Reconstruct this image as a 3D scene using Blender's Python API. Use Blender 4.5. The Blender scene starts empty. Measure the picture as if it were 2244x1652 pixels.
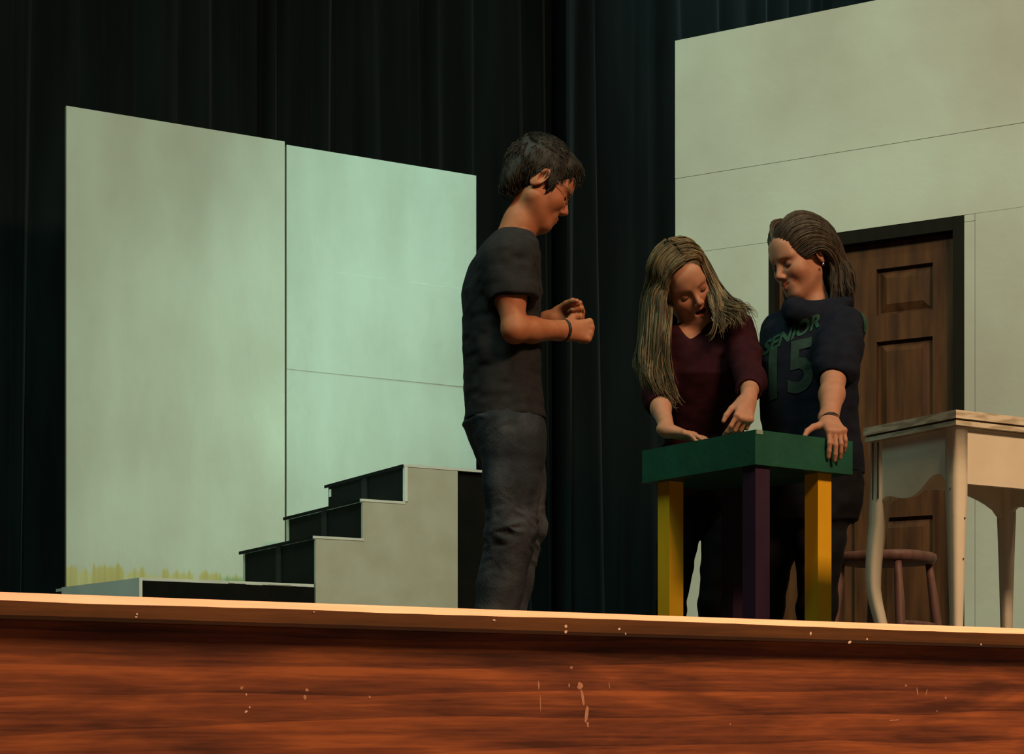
import bpy, bmesh, math, random
import numpy as np
from mathutils import Vector, Matrix
from mathutils.bvhtree import BVHTree

random.seed(7)
rng = np.random.default_rng(11)
scene = bpy.context.scene
COL = scene.collection

# ------------------------------------------------------------------ camera
# World axes: +x runs along the stage lip, +y goes upstage, z = 0 is the stage floor.
THETA = math.radians(29.72)          # the camera looks 29.7 degrees to the right of upstage
FPX, HORIZON, CAMZ = 4200.0, 1600.0, -0.10
ST, CT = math.sin(THETA), math.cos(THETA)
cam_d = bpy.data.cameras.new('camera')
cam_d.sensor_width = 36.0
cam_d.lens = FPX / 2244.0 * 36.0
cam_d.shift_y = (HORIZON - 826.0) / 2244.0
cam_d.clip_start = 0.05
cam_d.clip_end = 200
cam = bpy.data.objects.new('camera', cam_d)
COL.objects.link(cam)
cam.location = (0, 0, CAMZ)
cam.rotation_euler = (math.radians(90), 0, -THETA)
scene.camera = cam

# ------------------------------------------------------------------ world, lights, exposure
world = bpy.data.worlds.new('world')
scene.world = world
world.use_nodes = True
wb = world.node_tree.nodes['Background']
wb.inputs[0].default_value = (0.75, 0.85, 1.0, 1)
wb.inputs[1].default_value = 0.012

def area(name, loc, target, sx, sy, power, color, spread=180):
    d = bpy.data.lights.new(name, 'AREA')
    d.shape = 'RECTANGLE'; d.size = sx; d.size_y = sy
    d.energy = power; d.color = color; d.spread = math.radians(spread)
    o = bpy.data.objects.new(name, d); COL.objects.link(o)
    o.location = loc
    o.rotation_euler = (Vector(target) - Vector(loc)).to_track_quat('-Z', 'Y').to_euler()
    return o

# cool stage lights, the last two added for effect, and warm house lights over the hall
area('stage_area_light', (0.9, 4.3, 4.9), (4.3, 9.3, 0.6), 2.6, 0.5, 58, (0.62, 1.0, 0.80), 100)
area('stage_area_light', (4.4, 3.4, 5.3), (6.1, 5.8, 1.7), 2.0, 0.5, 12, (0.76, 1.0, 0.80), 80)
area('stage_area_light', (4.75, 8.75, 5.6), (4.6, 9.0, 0.0), 1.8, 0.3, 34, (0.55, 1.0, 0.82), 48)  # added downlight that makes the glow around the steps
area('stage_area_light', (8.0, 9.2, 6.2), (8.0, 10.6, 3.6), 2.2, 0.4, 16, (0.50, 1.0, 0.95), 120)  # added to brighten the right curtain behind the tall flat
area('house_light', (2.2, 0.1, 3.4), (2.2, 0.7, -0.1), 3.6, 0.6, 78, (1.0, 0.56, 0.34), 90)
area('house_light', (3.6, -1.9, 5.9), (3.8, 3.5, 0.3), 2.6, 1.0, 320, (1.0, 0.63, 0.37), 140)

vs = scene.view_settings
vs.view_transform = 'Standard'
vs.look = 'None'
vs.exposure = 0.0
vs.gamma = 1.0
vs.use_curve_mapping = False

# ------------------------------------------------------------------ helpers
def at(px, py, Z):
    """photograph pixel + distance along the view -> world point"""
    X = (px - 1122.0) / FPX * Z
    return np.array([X * CT + Z * ST, -X * ST + Z * CT, CAMZ + (HORIZON - py) / FPX * Z])

RV = np.array([CT, -ST, 0.0])        # camera right
FV = np.array([ST, CT, 0.0])         # away from the camera
UP = np.array([0.0, 0.0, 1.0])

def nrm(v):
    v = np.asarray(v, float)
    return v / max(np.linalg.norm(v), 1e-9)

def lin(c):
    return tuple(((x / 255.0) / 12.92 if x / 255.0 <= 0.04045 else ((x / 255.0 + 0.055) / 1.055) ** 2.4) for x in c)

def mat(name, a, b=None, rough=0.6, scale=8.0, stretch=(1, 1, 1), detail=4.0, bump=0.0, bscale=None,
        sheen=0.0, coat=0.0, spec=0.5, lo=0.35, hi=0.65, attr=None, metal=0.0):
    """procedural two-tone noise material"""
    m = bpy.data.materials.new(name); m.use_nodes = True
    nt = m.node_tree; N = nt.nodes; L = nt.links
    p = N['Principled BSDF']
    p.inputs['Roughness'].default_value = rough
    p.inputs['Specular IOR Level'].default_value = spec
    p.inputs['Metallic'].default_value = metal
    if sheen:
        p.inputs['Sheen Weight'].default_value = sheen
        p.inputs['Sheen Roughness'].default_value = 0.4
    if coat:
        p.inputs['Coat Weight'].default_value = coat
        p.inputs['Coat Roughness'].default_value = 0.15
    tc = N.new('ShaderNodeTexCoord'); mp = N.new('ShaderNodeMapping')
    mp.inputs['Scale'].default_value = stretch
    L.new(tc.outputs['Object'], mp.inputs['Vector'])
    nz = N.new('ShaderNodeTexNoise')
    nz.inputs['Scale'].default_value = scale; nz.inputs['Detail'].default_value = detail
    L.new(mp.outputs[0], nz.inputs['Vector'])
    rp = N.new('ShaderNodeValToRGB')
    rp.color_ramp.elements[0].position = lo; rp.color_ramp.elements[1].position = hi
    rp.color_ramp.elements[0].color = (*a, 1); rp.color_ramp.elements[1].color = (*(b or a), 1)
    L.new(nz.outputs['Fac'], rp.inputs[0])
    out = rp.outputs[0]
    if attr:
        at_ = N.new('ShaderNodeAttribute'); at_.attribute_name = attr
        mx = N.new('ShaderNodeMix'); mx.data_type = 'RGBA'; mx.blend_type = 'MULTIPLY'
        mx.inputs[0].default_value = 1.0
        L.new(out, mx.inputs[6]); L.new(at_.outputs['Color'], mx.inputs[7])
        out = mx.outputs[2]
    L.new(out, p.inputs['Base Color'])
    if bump:
        n2 = N.new('ShaderNodeTexNoise'); n2.inputs['Scale'].default_value = bscale or scale * 3
        n2.inputs['Detail'].default_value = 3
        L.new(mp.outputs[0], n2.inputs['Vector'])
        bp = N.new('ShaderNodeBump'); bp.inputs['Strength'].default_value = bump
        bp.inputs['Distance'].default_value = 0.01
        L.new(n2.outputs['Fac'], bp.inputs['Height']); L.new(bp.outputs[0], p.inputs['Normal'])
    return m

def link(o, parent=None):
    COL.objects.link(o)
    if parent is not None:
        o.parent = parent
        if parent in WORLD_ROOTS: o.matrix_parent_inverse = parent.matrix_basis.inverted()
    return o

WORLD_ROOTS = []      # roots whose parts are written in world coordinates

def empty(name, loc, label=None, cat=None, group=None, kind=None, rotz=0.0):
    o = bpy.data.objects.new(name, None)
    o.location = loc; o.rotation_euler = (0, 0, rotz)
    o.empty_display_size = 0.1
    link(o)
    tag(o, label, cat, group, kind)
    return o

def tag(o, label=None, cat=None, group=None, kind=None):
    if label: o['label'] = label
    if cat: o['category'] = cat
    if group: o['group'] = group
    if kind: o['kind'] = kind
    return o

def from_bm(name, bm, m, parent=None, smooth=False, bevel=0.0, segs=2):
    if bevel:
        bmesh.ops.bevel(bm, geom=[e for e in bm.edges if e.calc_face_angle(0) > 0.5], offset=bevel,
                        segments=segs, profile=0.6, affect='EDGES')
    bmesh.ops.recalc_face_normals(bm, faces=bm.faces)
    me = bpy.data.meshes.new(name); bm.to_mesh(me); bm.free()
    if m: me.materials.append(m)
    o = bpy.data.objects.new(name, me)
    if smooth:
        for f in me.polygons: f.use_smooth = True
    return link(o, parent)

def from_pd(name, v, f, m, parent=None, smooth=True):
    me = bpy.data.meshes.new(name)
    me.from_pydata([tuple(map(float, q)) for q in v], [], f)
    me.update()
    if m: me.materials.append(m)
    if smooth:
        me.polygons.foreach_set('use_smooth', [True] * len(me.polygons))
    o = bpy.data.objects.new(name, me)
    return link(o, parent)

def add_box(bm, x0, x1, y0, y1, z0, z1):
    vs_ = [bm.verts.new((x, y, z)) for x in (x0, x1) for y in (y0, y1) for z in (z0, z1)]
    for q in ((0, 1, 3, 2), (4, 6, 7, 5), (0, 4, 5, 1), (2, 3, 7, 6), (0, 2, 6, 4), (1, 5, 7, 3)):
        bm.faces.new([vs_[i] for i in q])

def box(name, x0, x1, y0, y1, z0, z1, m, parent=None, bevel=0.0):
    bm = bmesh.new(); add_box(bm, x0, x1, y0, y1, z0, z1)
    return from_bm(name, bm, m, parent, bevel=bevel)

def prism(name, pts, axis, t0, t1, m, parent=None, bevel=0.0):
    """extrude a closed 2-D outline along axis: 'x' -> (t,u,v), 'y' -> (u,t,v), 'z' -> (u,v,t)"""
    bm = bmesh.new()
    def P(u, v, t):
        return {'x': (t, u, v), 'y': (u, t, v), 'z': (u, v, t)}[axis]
    a = [bm.verts.new(P(u, v, t0)) for u, v in pts]
    b = [bm.verts.new(P(u, v, t1)) for u, v in pts]
    bm.faces.new(a); bm.faces.new(b[::-1])
    n = len(pts)
    for i in range(n):
        bm.faces.new((a[i], a[(i + 1) % n], b[(i + 1) % n], b[i]))
    return from_bm(name, bm, m, parent, bevel=bevel)

def tube_data(path, radii, seg=8, flat=None, ref=(0, 0, 1), cap=True, twist=0.0):
    """swept tube; flat = (width factor, thickness factor)"""
    P = [np.asarray(p, float) for p in path]; n = len(P)
    V = []; F = []
    for i in range(n):
        d = nrm(P[min(i + 1, n - 1)] - P[max(i - 1, 0)])
        r = np.asarray(ref, float)
        if abs(np.dot(r, d)) > 0.95: r = np.array([1.0, 0.2, 0])
        u = nrm(np.cross(d, r)); w = np.cross(u, d)
        fu, fw = flat if flat else (1, 1)
        for k in range(seg):
            a = 2 * math.pi * k / seg + twist
            V.append(P[i] + u * (math.cos(a) * radii[i] * fu) + w * (math.sin(a) * radii[i] * fw))
    for i in range(n - 1):
        for k in range(seg):
            k2 = (k + 1) % seg
            F.append((i * seg + k, i * seg + k2, (i + 1) * seg + k2, (i + 1) * seg + k))
    if cap:
        F.append(tuple(range(seg))[::-1]); F.append(tuple((n - 1) * seg + k for k in range(seg)))
    return V, F

def merge(parts):
    V = []; F = []
    for v, f in parts:
        o = len(V); V.extend(v); F.extend([tuple(i + o for i in q) for q in f])
    return V, F

def tube(name, path, radii, m, parent=None, seg=10, **k):
    v, f = tube_data(path, radii, seg, **k)
    return from_pd(name, v, f, m, parent)

def catmull(pts, n):
    P = np.asarray(pts, float); m_ = len(P)
    t = np.linspace(0, m_ - 1, n); out = []
    for s in t:
        i = min(int(s), m_ - 2); u = s - i
        p0, p1, p2, p3 = P[max(i - 1, 0)], P[i], P[i + 1], P[min(i + 2, m_ - 1)]
        out.append(0.5 * (2 * p1 + (p2 - p0) * u + (2 * p0 - 5 * p1 + 4 * p2 - p3) * u * u + (3 * p1 - p0 - 3 * p2 + p3) * u ** 3))
    return np.array(out)

# ------------------------------------------------------------------ materials
M = {}
M['curtain'] = mat('black_velvet', (0.0055, 0.0082, 0.0088), (0.010, 0.015, 0.016), rough=0.9, scale=5, stretch=(1, 1, 0.15), sheen=0.12, spec=0.1)
M['paint'] = mat('flat_paint', (0.46, 0.47, 0.40), (0.53, 0.58, 0.50), rough=0.85, scale=2.6, stretch=(1, 1, 0.45), bump=0.15, bscale=30, spec=0.2)
M['paint_b'] = mat('flat_paint_cool', (0.43, 0.48, 0.42), (0.51, 0.585, 0.525), rough=0.85, scale=2.8, stretch=(1, 1, 0.4), bump=0.15, bscale=30, spec=0.2)
M['paint_r'] = mat('flat_paint_right', (0.46, 0.435, 0.365), (0.56, 0.60, 0.51), rough=0.85, scale=1.15, bump=0.12, bscale=26, spec=0.2)
M['stair_paint'] = mat('stair_paint', (0.40, 0.385, 0.30), (0.46, 0.45, 0.37), rough=0.75, scale=6, spec=0.2)
M['edge_paint'] = mat('stair_edge_paint', (0.62, 0.64, 0.58), (0.70, 0.72, 0.66), rough=0.7, scale=9, spec=0.2)
M['tread'] = mat('tread_paint', (0.55, 0.57, 0.52), (0.64, 0.66, 0.6), rough=0.7, scale=7, spec=0.2)
M['black'] = mat('black_paint', (0.004, 0.0045, 0.004), (0.008, 0.0075, 0.0065), rough=0.9, scale=6, spec=0.08)
M['black_post'] = mat('black_paint_worn', (0.012, 0.013, 0.011), (0.02, 0.02, 0.017), rough=0.85, scale=6, spec=0.1)
M['batten'] = mat('pine_batten', (0.42, 0.29, 0.15), (0.52, 0.38, 0.2), rough=0.7, scale=5, stretch=(4, 4, 0.4))
M['floor'] = mat('stage_floor_black', (0.05, 0.04, 0.03), (0.075, 0.06, 0.045), rough=0.55, scale=4, stretch=(0.3, 4, 1))
M['hall'] = mat('hall_floor', (0.16, 0.13, 0.10), (0.20, 0.16, 0.12), rough=0.7, scale=3)
M['wall'] = mat('back_wall', (0.10, 0.10, 0.10), (0.13, 0.13, 0.12), rough=0.9, scale=3)
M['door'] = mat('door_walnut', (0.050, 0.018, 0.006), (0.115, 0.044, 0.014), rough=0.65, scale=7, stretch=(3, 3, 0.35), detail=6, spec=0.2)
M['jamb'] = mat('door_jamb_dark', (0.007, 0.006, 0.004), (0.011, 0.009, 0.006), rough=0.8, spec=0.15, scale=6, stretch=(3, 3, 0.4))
M['green'] = mat('green_paint', (0.009, 0.078, 0.046), (0.013, 0.104, 0.061), rough=0.5, scale=9, bump=0.08, bscale=60)
M['yellow'] = mat('yellow_paint', (0.80, 0.42, 0.010), (0.88, 0.50, 0.016), rough=0.45, scale=8, stretch=(1, 1, 0.4))
M['purple'] = mat('purple_paint', (0.030, 0.012, 0.032), (0.045, 0.018, 0.045), rough=0.45, scale=8, stretch=(1, 1, 0.4))
M['cream'] = mat('cream_paint', (0.79, 0.74, 0.57), (0.87, 0.82, 0.65), rough=0.5, scale=7, bump=0.06, bscale=40)
M['cream_top'] = mat('cream_worn_paint', (0.50, 0.45, 0.31), (0.80, 0.75, 0.58), rough=0.5, scale=26, stretch=(0.5, 0.5, 3), lo=0.4, hi=0.55)
M['groove'] = mat('groove_dark', (0.05, 0.04, 0.025), (0.08, 0.06, 0.04), rough=0.9)  # dark brown for the groove strips and dings
M['stool'] = mat('stool_wood', (0.13, 0.062, 0.048), (0.19, 0.10, 0.08), rough=0.6, scale=9, stretch=(3, 3, 0.6))
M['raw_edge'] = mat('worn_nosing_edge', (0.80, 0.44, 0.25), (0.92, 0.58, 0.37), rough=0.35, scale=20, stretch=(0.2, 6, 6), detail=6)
M['chip'] = mat('paint_chip', (0.70, 0.48, 0.33), (0.80, 0.60, 0.45), rough=0.7)
M['scuff'] = mat('old_scuff', (0.42, 0.20, 0.11), (0.50, 0.26, 0.15), rough=0.7)

def wood_mat(name, cols, sc=1.0, coat=0.25, blotch=0.5):
    m = bpy.data.materials.new(name); m.use_nodes = True
    nt = m.node_tree; N = nt.nodes; L = nt.links; p = N['Principled BSDF']
    p.inputs['Roughness'].default_value = 0.42
    p.inputs['Coat Weight'].default_value = coat; p.inputs['Coat Roughness'].default_value = 0.3
    tc = N.new('ShaderNodeTexCoord')
    def noise(scale, stretch, detail, dist=0.0):
        mp = N.new('ShaderNodeMapping'); mp.inputs['Scale'].default_value = stretch
        mp.inputs['Location'].default_value = (3.1, 0.0, 1.7)
        L.new(tc.outputs['Object'], mp.inputs['Vector'])
        n = N.new('ShaderNodeTexNoise'); n.inputs['Scale'].default_value = scale
        n.inputs['Detail'].default_value = detail; n.inputs['Distortion'].default_value = dist
        L.new(mp.outputs[0], n.inputs['Vector']); return n.outputs['Fac']
    big = noise(6.0 * sc, (0.75, 1, 4.4), 4, 0.9)       # long cathedral figure
    mid = noise(20.0 * sc, (0.30, 1, 9.0), 5, 0.5)      # grain streaks
    fine = noise(70.0 * sc, (0.5, 1, 7.0), 4)          # pores
    def mth(op, a, b):
        n = N.new('ShaderNodeMath'); n.operation = op
        for i, x in enumerate((a, b)):
            if isinstance(x, (int, float)): n.inputs[i].default_value = x
            else: L.new(x, n.inputs[i])
        return n.outputs[0]
    wm = N.new('ShaderNodeMapping'); wm.inputs['Scale'].default_value = (0.10, 1, 1); L.new(tc.outputs['Object'], wm.inputs['Vector'])
    wv = N.new('ShaderNodeTexWave'); wv.wave_type = 'BANDS'; wv.bands_direction = 'Z'; wv.wave_profile = 'SAW'
    wv.inputs['Scale'].default_value = 13.0; wv.inputs['Distortion'].default_value = 9.0
    wv.inputs['Detail'].default_value = 3.0; wv.inputs['Detail Scale'].default_value = 0.8; wv.inputs['Detail Roughness'].default_value = 0.55
    L.new(wm.outputs[0], wv.inputs['Vector'])
    s = mth('ADD', mth('MULTIPLY', big, blotch), mth('ADD', mth('MULTIPLY', mid, 0.30), mth('MULTIPLY', fine, 0.16)))
    s = mth('ADD', s, mth('MULTIPLY', mth('SUBTRACT', wv.outputs['Fac'], 0.35), 0.10))
    rp = N.new('ShaderNodeValToRGB'); cr = rp.color_ramp
    while len(cr.elements) < len(cols): cr.elements.new(0.5)
    for e, (pos, c) in zip(cr.elements, cols):
        e.position = pos; e.color = (*c, 1)
    L.new(s, rp.inputs[0]); L.new(rp.outputs[0], p.inputs['Base Color'])
    bp = N.new('ShaderNodeBump'); bp.inputs['Strength'].default_value = 0.08; bp.inputs['Distance'].default_value = 0.002
    L.new(mid, bp.inputs['Height']); L.new(bp.outputs[0], p.inputs['Normal'])
    return m

M['fascia'] = wood_mat('stage_front_oak', [(0.37, (0.080, 0.026, 0.013)), (0.44, (0.15, 0.047, 0.020)), (0.51, (0.22, 0.068, 0.025)), (0.60, (0.36, 0.112, 0.033))])
M['nosing'] = wood_mat('nosing_oak', [(0.36, (0.075, 0.032, 0.009)), (0.5, (0.12, 0.050, 0.013)), (0.62, (0.17, 0.072, 0.02))], coat=0.15, blotch=0.4)

# paint that stops short of the bottom: raw yellow wood with brush drips shows below a wavy line
def raw_foot(m, zline):
    nt = m.node_tree; N = nt.nodes; L = nt.links; p = N['Principled BSDF']
    src = p.inputs['Base Color'].links[0].from_socket
    tc = N.new('ShaderNodeTexCoord'); mp = N.new('ShaderNodeMapping'); mp.inputs['Scale'].default_value = (9, 9, 0.25)
    L.new(tc.outputs['Object'], mp.inputs['Vector'])
    n = N.new('ShaderNodeTexNoise'); n.inputs['Scale'].default_value = 3.0; n.inputs['Detail'].default_value = 4
    L.new(mp.outputs[0], n.inputs['Vector'])
    sp = N.new('ShaderNodeSeparateXYZ'); L.new(tc.outputs['Object'], sp.inputs[0])
    a = N.new('ShaderNodeMath'); a.operation = 'MULTIPLY_ADD'
    L.new(n.outputs['Fac'], a.inputs[0]); a.inputs[1].default_value = 0.17; L.new(sp.outputs['Z'], a.inputs[2])
    # the bare strip rises towards the outer end of the flat
    a2 = N.new('ShaderNodeMath'); a2.operation = 'MULTIPLY_ADD'
    L.new(sp.outputs['X'], a2.inputs[0]); a2.inputs[1].default_value = 0.02; L.new(a.outputs[0], a2.inputs[2])
    r = N.new('ShaderNodeMapRange'); r.inputs['From Min'].default_value = zline - 0.012; r.inputs['From Max'].default_value = zline + 0.012
    L.new(a2.outputs[0], r.inputs['Value'])
    rw = N.new('ShaderNodeValToRGB')
    rw.color_ramp.elements[0].position = 0.3; rw.color_ramp.elements[0].color = (0.44, 0.37, 0.13, 1)
    rw.color_ramp.elements[1].position = 0.7; rw.color_ramp.elements[1].color = (0.56, 0.56, 0.30, 1)
    L.new(n.outputs['Fac'], rw.inputs[0])
    mx = N.new('ShaderNodeMix'); mx.data_type = 'RGBA'
    L.new(r.outputs[0], mx.inputs[0]); L.new(rw.outputs[0], mx.inputs[6]); L.new(src, mx.inputs[7])
    L.new(mx.outputs[2], p.inputs['Base Color'])
    return m

# ------------------------------------------------------------------ the setting
LIP = 1.391
o = box('floor', -4, 13, LIP + 0.0355, 12.2, -0.05, 0.0, M['floor']); tag(o, 'dark stage floor behind the wooden lip', kind='structure')
o = box('floor_hall', -6, 14, -6, LIP + 0.03, -1.25, -1.2, M['hall']); tag(o, 'hall floor below the stage', kind='structure')
o = box('wall_back', -4, 13, 12.0, 12.2, -0.05, 7.0, M['wall']); tag(o, 'dark wall behind the black curtains', kind='structure')
o = box('wall_front', -4, 13, LIP + 0.0045, LIP + 0.0300, -1.2, -0.0195, M['fascia'])
tag(o, 'red brown varnished wooden stage front with dark grain', kind='structure')
FASCIA = o

# nosing of the stage lip: brown front board with a worn, bare chamfer along its top edge
xs = np.linspace(-3.5, 12.5, 900)
lipn = np.convolve(rng.normal(0, 1, len(xs) + 8), np.ones(9) / 9, 'valid') * 0.0011
zb = -0.0056 - 0.0 * xs + lipn
V = []; F = []
prof_front = LIP - 0.0055
for x, z in zip(xs, zb):
    V += [(x, LIP + 0.036, 0.0003), (x, LIP, 0.0003), (x, prof_front, z)]
for i in range(len(xs) - 1):
    a = i * 3; b = a + 3
    F += [(a, a + 1, b + 1, b), (a + 1, a + 2, b + 2, b + 1)]
V2 = []; F2 = []
for x, z in zip(xs, zb):
    V2 += [(x, prof_front, z), (x, prof_front - 0.0004, -0.0165), (x, prof_front + 0.002, -0.0192), (x, LIP + 0.03, -0.0194), (x, LIP + 0.03, 0.0)]
for i in range(len(xs) - 1):
    for k in range(4):
        a = i * 5 + k; F2.append((a, a + 1, a + 6, a + 5))
trim = from_pd('trim_1', V2, F2, M['nosing'], smooth=False); tag(trim, 'brown wooden nosing board along the stage lip', kind='structure')
e = from_pd('worn_edge', V, F, M['raw_edge'], trim, smooth=False); e['label'] = 'bare worn top edge catching the warm light'

def chip(px, py, w, h, m, parent, y, rot=0.0):
    """small flake of missing varnish lying on a vertical face at y"""
    Z = y / (CT - (px - 1122) / FPX * ST)
    c = at(px, py, Z); s = Z / FPX
    bm = bmesh.new(); n = 9; vs_ = []
    for dy in (0.0, 0.00015):
        ring = []
        for k in range(n):
            a = 2 * math.pi * k / n; r = 0.5 + 0.5 * random.random()
            u, v = w * s / 2 * r * math.cos(a), h * s / 2 * r * math.sin(a)
            u, v = u * math.cos(rot) - v * math.sin(rot), u * math.sin(rot) + v * math.cos(rot)
            ring.append(bm.verts.new((c[0] + u, y - dy, c[2] + v)))
        vs_.append(ring)
    bm.faces.new(vs_[1])
    for k in range(n): bm.faces.new((vs_[0][k], vs_[0][(k + 1) % n], vs_[1][(k + 1) % n], vs_[1][k]))
    return from_bm('varnish_chip', bm, m, parent)

for (px, py, w, h) in ((300, 1345, 8, 5), (298, 1352, 9, 4), (1083, 1359, 10, 5), (1240, 1372, 9, 8), (1240, 1384, 9, 9), (1357, 1378, 9, 6),
                       (1371, 1389, 5, 8), (1776, 1388, 7, 11), (1900, 1400, 6, 6), (1862, 1407, 12, 6), (2150, 1412, 6, 5), (688, 1341, 6, 4)):
    chip(px, py, w, h, M['chip'], trim, prof_front - 0.0003, random.uniform(-.3, .3))
FY = LIP + 0.0045
for (px, py, w, h, r) in ((1271, 1503, 17, 20, 0), (1277, 1530, 9, 46, .2), (1285, 1565, 11, 50, -.12), (1288, 1588, 7, 14, 0), (1252, 1463, 9, 9, 0),
                          (1180, 1502, 6, 24, .1), (1184, 1540, 3, 50, .05), (1335, 1502, 3, 20, .1), (1247, 1502, 5, 12, 0),
                          (668, 1528, 9, 12, 0), (672, 1512, 12, 9, .4), (530, 1507, 12, 8, .5), (810, 1527, 7, 7, 0), (2072, 1529, 7, 8, 0),
                          (2010, 1515, 4, 24, .2), (2030, 1518, 3, 22, -.3), (1960, 1578, 30, 3, .05), (1985, 1502, 8, 6, 0), (1600, 1587, 4, 6, 0), (2053, 1558, 4, 4, 0)):
    chip(px, py, w, h, M['scuff'], FASCIA, FY, r)
for (px, py, w, h, r) in ((539, 1559, 10, 6, .4), (547, 1550, 5, 6, .3), (540, 1522, 4, 7, 0)):
    chip(px, py, w, h, M['chip'], FASCIA, FY, r)

# ------------------------------------------------------------------ curtains
def curtain(x0, x1, y0, seed, label, pitch=0.21, amp=0.075):
    r = np.random.default_rng(seed)
    H = 5.9; nx = int((x1 - x0) / 0.011); nz = 22
    xs_ = np.linspace(x0, x1, nx); zs_ = np.linspace(0.03, H, nz)
    # irregular pleats: cumulative phase with a random local pitch
    k = int((x1 - x0) / pitch) + 6
    knots = np.cumsum(r.uniform(0.55, 1.5, k)); knots = knots / knots[-1] * (x1 - x0 + 0.6) + x0 - 0.3
    lean = r.normal(0, 0.018, k); A = r.uniform(0.45, 1.25, k) * amp
    V = np.zeros((nz, nx, 3))
    for j, z in enumerate(zs_):
        kn = knots + lean * (z - 2.5)
        ph = np.interp(xs_, kn, np.arange(k))
        a = np.interp(xs_, kn, A)
        f = ph - np.floor(ph)
        y = a * (np.abs(2 * f - 1) ** 1.6 - 0.5) + 0.018 * np.sin(ph * 4.3 + 0.4 * z + seed) + 0.03 * np.sin(xs_ * 1.7 + seed)
        V[j, :, 0] = xs_; V[j, :, 1] = y0 + y; V[j, :, 2] = z
    idx = np.arange(nz * nx).reshape(nz, nx)
    F = np.stack([idx[:-1, :-1], idx[:-1, 1:], idx[1:, 1:], idx[1:, :-1]], -1).reshape(-1, 4)
    o = from_pd('stage_curtain', V.reshape(-1, 3), F.tolist(), M['curtain'])
    # top hem band
    return tag(o, label, 'curtain', 'black stage curtains')

curtain(-0.6, 4.35, 10.75, 3, 'black pleated stage curtain behind the left pair of pale flats')
curtain(4.25, 6.55, 10.95, 5, 'black pleated stage curtain hanging behind the person in the dark t-shirt', amp=0.06, pitch=0.17)
curtain(6.45, 11.5, 10.6, 9, 'black pleated stage curtain reaching behind the tall flat with the door', amp=0.085, pitch=0.24)

# ------------------------------------------------------------------ the two pale flats on the left
FLATY = 9.51
FX0 = at(145, 232, 9.67)[0]; FX1 = at(1045, 380, 10.84)[0]
FXM = FX0 + (FX1 - FX0) * 0.5065
FH = 3.05
def flat_frame(root, w, h):
    for x in (0.0, w - 0.07, (w - 0.07) / 2): box('stile', x, x + 0.07, 0.006, 0.026, 0, h, M['batten'], root)
    for z in (0.0, h * 0.5, h - 0.07): box('rail', 0.0705, w - 0.0705, 0.027, 0.045, z, z + 0.07, M['batten'], root)

flatA = empty('scenery_flat', (FX0, FLATY, 0), 'pale painted flat with a bare yellow strip near its foot, left of the seam', 'scenery flat', 'pale scenery flats')
box('sheet', 0, FXM - FX0 - 0.008, 0, 0.006, 0, FH, raw_foot(M['paint'], 0.812), flatA)
flat_frame(flatA, FXM - FX0 - 0.008, FH)
flatB = empty('scenery_flat', (FXM + 0.008, FLATY + 0.01, 0), 'pale painted flat right of the narrow seam, behind the steps', 'scenery flat', 'pale scenery flats')
wB = FX1 - FXM - 0.008
for z0, z1, dy in ((0, 1.8365, 0.0), (1.837, 2.3865, -0.0012), (2.387, FH - 0.012, 0.0002)):
    box('sheet', 0, wB, dy, 0.006 + dy, z0, z1, M['paint_b'], flatB)
flat_frame(flatB, wB, FH - 0.012)

# ------------------------------------------------------------------ tall flat with the door, at the right
TF0 = at(1480, 90, 8.76)
ang = math.atan2(-0.868, 0.496)
tall = empty('scenery_flat', (TF0[0], TF0[1], 0), 'tall cream flat with a dark wooden door set in it', 'scenery flat', 'pale scenery flats', rotz=ang)
D0, D1, DH, TL = 0.458, 1.346, 2.07, 2.5
for (x0, x1, z0, z1, dy) in ((0, TL, 2.4202, FH, -0.0032), (0, TL, DH + 0.0012, 2.420, -0.0010), (0, D0, 0, DH, 0.0), (D1, D1 + 0.045, 0, DH - 0.03, 0), (D1 + 0.047, TL, 0, DH, -0.001)):
    box('sheet', x0, x1, dy, 0.008 + dy, z0, z1, M['paint_r'], tall)
box('sheet', D1, D1 + 0.045, 0, 0.008, DH - 0.028, DH, M['paint_r'], tall)
for x in (0.0, D0 - 0.07, D1, TL - 0.07): box('stile', x, x + 0.07, 0.0085, 0.03, 0, FH if x in (0.0, TL - 0.07) else DH, M['batten'], tall)
for z in (DH + 0.005, FH - 0.07): box('rail', 0.0, TL, 0.031, 0.05, z, z + 0.07, M['batten'], tall)

door = empty('door_1', (TF0[0], TF0[1], 0), 'dark brown six panel wooden door behind the person in the sweatshirt', None, None, 'structure', rotz=ang)
# jamb
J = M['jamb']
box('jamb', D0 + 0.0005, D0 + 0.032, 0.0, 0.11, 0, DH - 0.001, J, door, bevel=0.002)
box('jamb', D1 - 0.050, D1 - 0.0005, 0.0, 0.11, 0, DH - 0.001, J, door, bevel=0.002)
box('header', D0 + 0.0325, D1 - 0.0505, 0.0, 0.11, DH - 0.055, DH - 0.001, J, door, bevel=0.002)
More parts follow.
